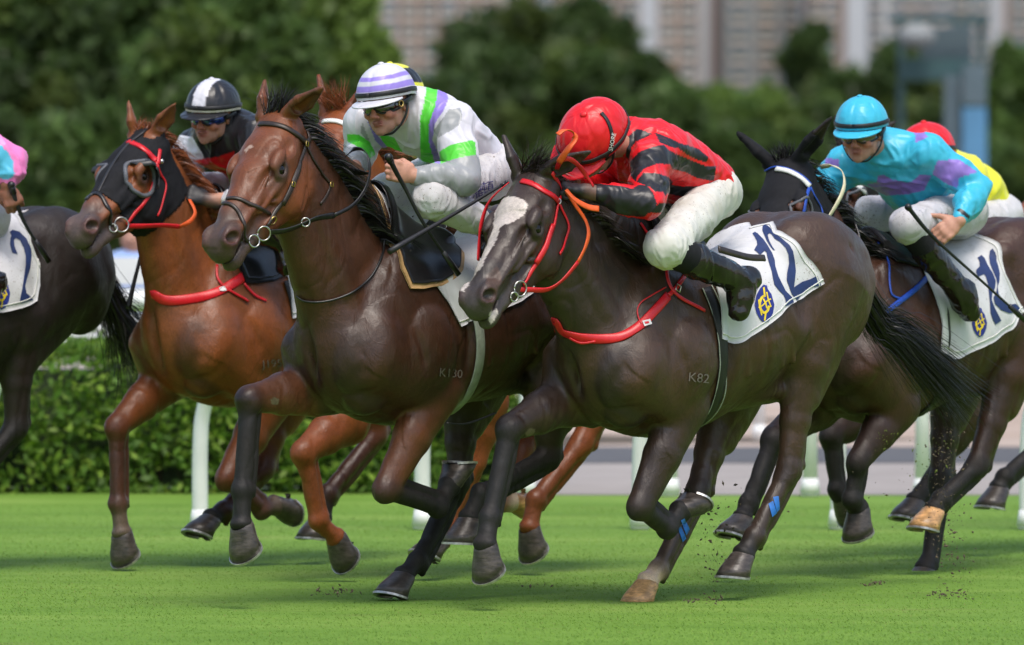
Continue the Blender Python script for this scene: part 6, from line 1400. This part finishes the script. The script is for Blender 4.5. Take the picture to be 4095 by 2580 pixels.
# ---- C
if 'C' in RH:
    R = RH['C']; T5 = R.tree; lt = M['brown_leather']
    cc, tc = cloth_default(R, 'white number cloth glimpsed behind the blazed head under a black saddle')
    sc_ = saddle(R, 'black racing saddle with a tan edged pad on the bay horse')
    gx = xa(R, Z('3', 1530, 1500)); gx = -.13 if gx is None else gx[0]
    ring(R, gx, 30, -215, .055, .004, .003, 'strap_grey', sc_, 'girth', 60)
    J = RJ['C']
    br = empty('bridle', hd_w(R, .2, 0, 0), 'dark brown leather bridle with crossed noseband on the bay horse', 'bridle')
    strap('browband', S5('3', [(290, 432), (330, 412), (400, 412), (470, 430), (530, 468), (585, 512)]), T5, .024, lt, br, .005, .004)
    strap('headpiece', S5('3', [(582, 515), (600, 490), (590, 455)]), T5, .026, lt, br, .004, .004)
    strap('cheekpiece', S5('3', [(580, 520), (560, 580), (535, 650), (500, 745), (460, 830), (405, 905), (365, 970)]), T5, .018, lt, br, .005, .004)
    strap('cheekpiece_buckle_strap', S5('3', [(545, 620), (505, 740), (450, 850)]), T5, .024, lt, br, .008, .004)
    strap('throat_lash', S5('3', [(590, 535), (630, 620), (675, 690), (715, 740), (700, 790), (660, 850)]), T5, .012, lt, br, .004)
    strap('noseband', S5('3', [(110, 862), (150, 825), (220, 825), (310, 862), (385, 905)]), T5, .016, lt, br, .005, .004)
    strap('flash_strap', S5('3', [(130, 850), (180, 860), (220, 910), (245, 980), (262, 1060)]), T5, .016, lt, br, .005, .004)
    for q in ((500, 742), (575, 520), (712, 745)):
        h = Skinner(T5).hit(*Z('3', *q)); 
        if h: buckle(h[0] + h[1] * .01, h[1], (.5, 0, .8), .010, .008, br, 'brass')
    ringbit(R, '3', 395, 935, .017, br, 'brass'); ringbit(R, '3', 345, 1010, .028, br); ringbit(R, '3', 290, 1055, .024, br)
    h = Skinner(T5).hit(*Z('3', 540, 640))
    strap('rein', [FP(R, '3', 385, 1005, .13), FP(R, '3', 470, 998, .15), FP(R, '3', 560, 965, .17), FP(R, '3', 640, 930, .19), FP(R, '3', 740, 912, .2)], T5, .026, M['black_leather'], br)
    strap('rein', [FP(R, '3', 740, 912, .2), FP(R, '3', 840, 860, .21), FP(R, '3', 905, 780, .21), FP(R, '3', 935, 690, .21), FP(R, '3', 932, 610, .20), FP(R, '3', 905, 555, .16), FP(R, '3', 850, 545, .1), FP(R, '3', 800, 590, .05)], T5, .017, M['black_leather'], br)
    v, f = torus(FP(R, '3', 582, 950, .18), (.3, -1, 0), .017, .003); mk('rein_ring', v, f, M['steel'], br)
    for z0 in ((870, 655), (820, 680)): pass
    strap('rein', [FP(R, '3', 800, 660, .02), FP(R, '3', 870, 672, .14), FP(R, '3', 930, 680, .2)], T5, .03, M['black_leather'], br)
    nsx = strap('neck_rope', S5('3', [(950, 790), (985, 850), (1008, 930), (1018, 1010), (1010, 1110), (975, 1200), (920, 1275), (830, 1340), (740, 1375), (650, 1388), (575, 1380), (542, 1355)]), T5, .010, M['black_leather'], None, .008, .004); nsx['label'] = 'thin black cord looped round the neck of the bay horse'; nsx['category'] = 'neck cord'
    lettering('brand', 'K130', Z('4', 818, 340), 34, 5, T5, M['brand'], R.root, .0045, .9, step=4)
    mane(R, 'hair_black', 2000, .16, .0026, .10, 1, (-.8, .1, .1), fl_dir=(-.55, .30, .35), fl=.13)
    hn = J['hands']['n'][0]
    whip('black whip with a pale bound grip held upright by the white silked rider', [FP(R, '3', 1040, 592, .30), FP(R, '3', 1085, 680, .28), FP(R, '3', 1135, 770, .28), FP(R, '3', 1235, 960, .30), FP(R, '3', 1420, 1230, .31)], [.011, .010, .008, .007, .006], handle=.03)
    lettering('lettering', '潘', Z('b', 1185, 1235), 105 / 2.167, -8, J['breech_tree'], M['purple_print'], J['breech'], .003, 1.0)
    lettering('lettering', '頓', Z('b', 1275, 1190), 105 / 2.167, -8, J['breech_tree'], M['purple_print'], J['breech'], .003, 1.0)
    v, f = torus(hn + np.array([-.085, -.02, .0]), (.8, -.3, .4), .0112, .0022, seg=14); mk('ring', v, f, M['steel'], J['root'])
    # stirrup strap flying under the belly
    v, f = ribbon(crom([FP(R, '4', 800, 575, .3), FP(R, '4', 880, 580, .3), FP(R, '4', 950, 560, .3), FP(R, '4', 1030, 528, .3)], 5), (0, -.4, 1), .012, .003); mk('strap_end', v, f, M['black_leather'], sc_)
# ---- B
if 'B' in RH:
    R = RH['B']; T5 = R.tree
    cb, tb = cloth_default(R, 'white number cloth on the chestnut horse in the black hood', S5('1', [(1495, 1095), (1560, 1190), (1590, 1300), (1600, 1400), (1605, 1480)]), None, S5('1', [(1605, 1480)]) + [(-.45, 0, 0), (-.88, 26, 0)])
    sb = saddle(R, 'black racing saddle with a round flap on the chestnut horse', pad='black_leather')
    ring(R, -.14, 30, -215, .08, .004, .003, 'strap_black', sb, 'girth', 60)
    lettering('lettering', 'B.', Z('2', 1476, 205), 56, 4, T5, M['gear_cyan'], sb, .009, .8)
    hb, thb = hood(R, .40, False, .064, True, trim=.009); tag(hb, 'black stretch hood with eye cups over the chestnut horse', 'horse hood')
    br = empty('bridle', hd_w(R, .2, 0, 0), 'red bridle over the black hood of the chestnut horse', 'bridle'); T2 = [T5, thb]
    strap('browband', S5('1', [(618, 525), (650, 506), (710, 508), (770, 535), (820, 570), (862, 612)]), T2, .030, red, br, .004, .005)
    strap('cheekpiece', S5('1', [(865, 620), (850, 700), (825, 790), (780, 860), (730, 915), (695, 965)]), T2, .018, red, br, .004, .004)
    strap('cheekpiece', S5('1', [(870, 630), (880, 550)]), T2, .018, red, br, .004)
    strap('throat_lash', S5('1', [(868, 640), (885, 690), (912, 735), (900, 810), (885, 870), (865, 915)]), T2, .012, red, br, .004)
    strap('noseband', S5('1', [(478, 830), (510, 800), (550, 800), (585, 860), (605, 920), (610, 970)]), T2, .020, M['black_leather'], br, .005, .004)
    strap('nose_strap', S5('1', [(540, 790), (590, 690), (650, 590), (720, 510), (800, 450)]), T2, .014, M['strap_black'], br, .004)
    ringbit(R, '1', 665, 965, .032, br); ringbit(R, '1', 620, 985, .018, br)
    v, f = uvsphere(near(T5, FP(R, '1', 865, 615, .1))[0] + np.array([0, -.012, 0]), .012); mk('rosette', v, f, M['steel'], br)
    strap('rein', [FP(R, '1', 695, 970, .13), FP(R, '1', 780, 972, .15), FP(R, '1', 900, 968, .18), FP(R, '1', 990, 975, .2)], T5, .022, red, br)
    strap('rein', [FP(R, '1', 990, 975, .2), FP(R, '1', 1050, 945, .2), FP(R, '1', 1078, 895, .2), FP(R, '1', 1045, 825, .16)], T5, .022, orr, br)
    bp = empty('breastplate', R.fr.W(R.T(.45, 0, 1.1)), 'red breast strap across the chest of the hooded chestnut horse', 'breastplate')
    strap('chest_band', [R.fr.W(R.T(.05, -.26, 1.32))] + S5('1', [(790, 1310), (830, 1350), (900, 1378), (980, 1382), (1100, 1365), (1200, 1335), (1290, 1285), (1340, 1250), (1390, 1200)]), T5, .045, red, bp, .004, .004, snap3=True)
    strap('girth_strap', S5('1', [(1390, 1200), (1430, 1150), (1495, 1085)]), T5, .022, red, bp, .005)
    strap('adjusting_strap', S5('1', [(1195, 1190), (1198, 1260), (1240, 1315), (1300, 1350), (1365, 1388)]), T5, .012, red, bp, .008)
    strap('adjusting_strap', S5('1', [(1340, 1290), (1390, 1345), (1465, 1388)]), T5, .014, red, bp, .008)
    overlay('woven_label', [zp('1', [(1205, 1315), (1240, 1305), (1245, 1330), (1210, 1338)])], [T5], M['white_tag'], bp, .0125)
    lettering('brand', 'J195', Z('2', 1370, 325), 38, -4, T5, M['brand'], R.root, .0045, 1.1, step=4)
    mane(R, 'hair_chest', 1100, .13, .0026, .12, 1, (-.7, .15, .1), fl_dir=(-.4, .1, .2), fl=.06)
    whip('black whip hanging beside the neck of the hooded chestnut horse', [FP(R, '1', 800, 1010, -.26), FP(R, '1', 772, 1150, -.28), FP(R, '1', 735, 1300, -.28), FP(R, '1', 708, 1425, -.28)], [.007, .008, .010, .013], flap=False)
# ---- F
if 'F' in RH:
    R = RH['F']; T5 = R.tree; bl = M['strap_blue']
    cf, tf = cloth_default(R, 'white number cloth with slanting navy digits on the horse ridden in sky blue', S5('7', [(890, 830), (950, 920), (1010, 1030), (1060, 1140), (1090, 1260), (1085, 1395)]),
        S5('7', [(1385, 860), (1395, 930), (1410, 1010), (1450, 1100), (1505, 1195)]), S5('7', [(1085, 1395), (1155, 1432), (1300, 1370), (1440, 1285), (1505, 1225)]), (.04, -.70))
    overlay('number', [zp('g', [(850,365),(895,335),(930,370),(960,440),(1020,540),(1050,620),(1040,700),(1010,760),(1005,830),(1040,920),(1110,1055),(1045,1100),(1015,1040),(990,960),(985,850),(975,760),(960,640),(940,570),(920,545),(860,575),(835,530),(835,500),(875,460),(870,400)])], tf, M['navy'], cf)
    overlay('number', [zp('g', [(990,290),(1020,262),(1050,310),(1062,350),(1060,400),(1080,470),(1095,540),(1090,620),(1070,680),(1080,760),(1130,830),(1200,880),(1270,870),(1335,935),(1280,965),(1200,975),(1110,940),(1040,870),(1025,800),(1055,740),(1068,660),(1055,590),(1015,500),(985,420),(978,350)])], tf, M['navy'], cf)
    badge(Z('7', 1283, 1250), 38 / 1.264, 74 / 1.264, tf, cf)
    sf = saddle(R, 'black racing saddle on the horse ridden in sky blue', pad='black_leather', low=False); ring(R, -.14, 30, -215, .06, .004, .003, 'strap_black', sf, 'girth', 60)
    hf, thf = hood(R, .40, True, .052, False); tag(hf, 'black stretch hood with covered ears under the sky blue rider', 'horse hood')
    br = empty('bridle', hd_w(R, .2, 0, 0), 'blue bridle with a white browband over the black eared hood', 'bridle'); T2 = [T5, thf]
    strap('browband', S5('7', [(170, 525), (205, 490), (260, 478), (320, 490), (375, 520), (425, 565)]), T2, .026, M['strap_white'], br, .005, .005); strap('browband_edge', S5('7', [(170, 518), (205, 480), (260, 469), (322, 480), (380, 510), (430, 556)]), T2, .008, bl, br, .0075)
    strap('cheekpiece', S5('7', [(425, 570), (405, 630), (392, 700)]), T2, .016, bl, br, .005); strap('throat_lash', S5('7', [(428, 570), (450, 620), (475, 660), (488, 700), (482, 740)]), T2, .012, bl, br, .005)
    strap('rein', [FP(R, '7', 498, 755, .14), FP(R, '7', 560, 660, .16), FP(R, '7', 598, 580, .16), FP(R, '7', 602, 520, .14), FP(R, '7', 580, 475, .12), FP(R, '7', 530, 458, .1), FP(R, '7', 480, 465, .05)], T5, .024, M['strap_cream'], br)
    bp = empty('breastplate', R.fr.W(R.T(.45, 0, 1.1)), 'blue breastplate straps on the horse ridden in sky blue', 'breastplate')
    strap('neck_strap', S5('7', [(715, 792), (770, 850), (810, 910), (828, 980), (832, 1090), (850, 1120), (890, 1130), (930, 1110)]), T5, .010, bl, bp, .005); strap('chest_band', S5('7', [(780, 1240), (830, 1185), (900, 1130), (975, 1070), (1040, 1005)]), T5, .026, bl, bp, .005, .004)
    v, f = tube(crom([FP(R, '7', 655, 745, .1), FP(R, '7', 678, 820, .14), FP(R, '7', 676, 900, .16), FP(R, '7', 655, 970, .16)], 5), .006, 7); mk('neck_cord', v, f, M['black_leather'], bp)
    mane(R, 'hair_black', 1300, .14, .0028, .12, 1, (-.8, .1, .05), fl_dir=(-.4, .1, .5), fl=.08)
    lettering('lettering', 'UI', Z('9', 1435, 1100), 22, 4, RJ['F']['breech_tree'], M['navy'], RJ['F']['breech'], .003)
    whip('thin black whip slanting down right from the open hand of the sky blue rider', [FP(R, '7', 925, 668, .42), FP(R, '7', 1010, 775, .44), FP(R, '7', 1110, 875, .46), FP(R, '7', 1300, 1045, .47), FP(R, '7', 1511, 1235, .48)], [.010, .009, .007, .006, .005])
    tail(R, 'hair_black', [(4250, 1400, 0), (4400, 1600, 0)], 120, .1)
# ---- D, G, A
if 'D' in RH:
    R = RH['D']; br = empty('bridle', hd_w(R, .2, 0, 0), 'bridle with a white browband on the chestnut horse behind the bay', 'bridle')
    strap('browband', S5('3', [(680, 400), (730, 395), (780, 405), (830, 440)]), R.tree, .026, M['strap_white'], br, .005, .005)
    cloth_default(R, 'white number cloth on the chestnut horse behind the bay'); saddle(R, 'black saddle on the chestnut horse behind the bay', pad='black_leather'); mane(R, 'hair_chest', 900, .18, .0028, .4, 1, (-.6, .1, .6), fl_dir=(-.3, 0, .8), fl=.14)
if 'G' in RH:
    R = RH['G']; hg, thg = hood(R, .36, False, .046); tag(hg, 'black hood on the dark horse behind the sky blue rider', 'horse hood')
    br = empty('bridle', hd_w(R, .2, 0, 0), 'bridle with a pale browband on the dark horse behind the sky blue rider', 'bridle'); strap('browband', S5('9', [(260, 640), (320, 680), (400, 750), (470, 820)]), [R.tree, thg], .028, M['strap_white'], br, .006, .005)
    cloth_default(R, 'white number cloth under the yellow silked rider at the right'); saddle(R, 'black saddle under the yellow silked rider', pad='black_leather'); mane(R, 'hair_black', 600, .13, .003)
    lettering('lettering', 'J.', Z('9', 1885, 1270), 24, 4, RJ['G']['breech_tree'], M['purple_print'], RJ['G']['breech'], .003)
if 'A' in RH:
    R = RH['A']
    ca, ta = cloth_default(R, 'white number cloth with navy 2 on the black horse at the left edge', [(-500 + 0., 1000.), (-480., 1150.), (-470., 1260.)], S5('1', [(60, 885), (120, 960), (168, 1060), (212, 1180)]), [(-470., 1260.)] + S5('1', [(-250, 1440), (0, 1448), (120, 1420), (195, 1385), (212, 1300), (214, 1190)]), (.05, -.74))
    overlay('number', [zp('h', [(85,715),(110,695),(170,710),(230,770),(265,850),(272,920),(260,1020),(230,1110),(215,1180),(225,1240),(285,1298),(175,1330),(168,1300),(190,1200),(205,1100),(218,1000),(220,920),(205,850),(175,785),(140,765),(120,785),(125,840),(152,908),(105,895),(85,820),(90,770),(100,745)])], ta, M['navy'], ca)
    badge(Z('h', 8, 1235), 35, 68, ta, ca); saddle(R, 'black saddle on the black horse at the left edge', pad='black_leather')
    tail(R, 'hair_black', [(*Z('2', 560, 20), 0), (*Z('2', 630, 150), 0), (*Z('2', 680, 300), 0), (*Z('2', 690, 400), 0)], 1000, .12, .0024)
    whip('black whip pointing down right from the hand at the left edge', [FP(R, '1', 62, 745, .34), FP(R, '1', 90, 840, .34), FP(R, '1', 150, 980, .34), FP(R, '1', 265, 1160, .34)], [.011, .010, .008, .006], handle=.04)
# ------------------------------------------------------------------ clods thrown up by the hooves
def clods(name, label, areas, m, seed, sizes=(.0015, .0065)):
    r_ = np.random.RandomState(seed); V, Fc = [], []
    base = np.array([(1, 0, 0), (-1, 0, 0), (0, 1, 0), (0, -1, 0), (0, 0, 1), (0, 0, -1)], float); tri = [(0, 2, 4), (2, 1, 4), (1, 3, 4), (3, 0, 4), (2, 0, 5), (1, 2, 5), (3, 1, 5), (0, 3, 5)]
    for (z, cx, cy, sx, sy, D, n, sh) in areas:
        for i in range(n):
            y = cy + r_.randn() * sy; x = cx + r_.randn() * sx + sh * (y - cy); p = at(*Z(z, x, y), D + r_.randn() * .25)
            if p[2] < .004: p[2] = .01 * r_.rand()
            s = sizes[0] + (sizes[1] - sizes[0]) * r_.rand() ** 3; o = len(V); q = base * (s * (.6 + .8 * r_.rand(6, 1))) * [1 + r_.rand(), 1, .8]; a = r_.rand() * 3; c_, s_ = math.cos(a), math.sin(a); q = q @ np.array([[c_, 0, s_], [0, 1, 0], [-s_, 0, c_]])
            V += list(p + q); Fc += [tuple(k + o for k in t) for t in tri]
    o = mk(name, V, Fc, m, smooth=False); tag(o, label, 'clods', kind='stuff')
clods('flying_soil', 'brown soil clods flying up behind the galloping hooves', [('8', 1230, 700, 60, 150, 31.8, 200, -.05), ('8', 1270, 1100, 50, 160, 31.6, 190, .1), ('6', 1440, 1150, 45, 160, 30.6, 80, .1), ('6', 1450, 900, 90, 90, 30.8, 60, 0), ('8', 900, 900, 300, 120, 32, 60, 0)], M['soil'], 4)
clods('flying_grass', 'green grass scraps flying up behind the galloping hooves', [('8', 1180, 640, 70, 90, 31.7, 50, 0), ('8', 930, 560, 50, 40, 31.7, 30, 0)], varied('torn_grass', (.14, .17, .03), .8, 30, .3), 5, (.0015, .006))
clods('divots', 'torn brown divots lying on the turf', [('6', 1340, 1380, 30, 6, 29.2, 14, 0), ('8', 880, 1305, 24, 7, 31.0, 40, 0), ('8', 1280, 1370, 60, 12, 30.6, 60, 0), ('4', 280, 1360, 45, 10, 30.2, 40, 0), ('8', 50, 1390, 30, 10, 30.0, 30, 0), ('4', 1200, 1330, 60, 10, 30.5, 12, 0)], M['soil'], 6, (.002, .007))
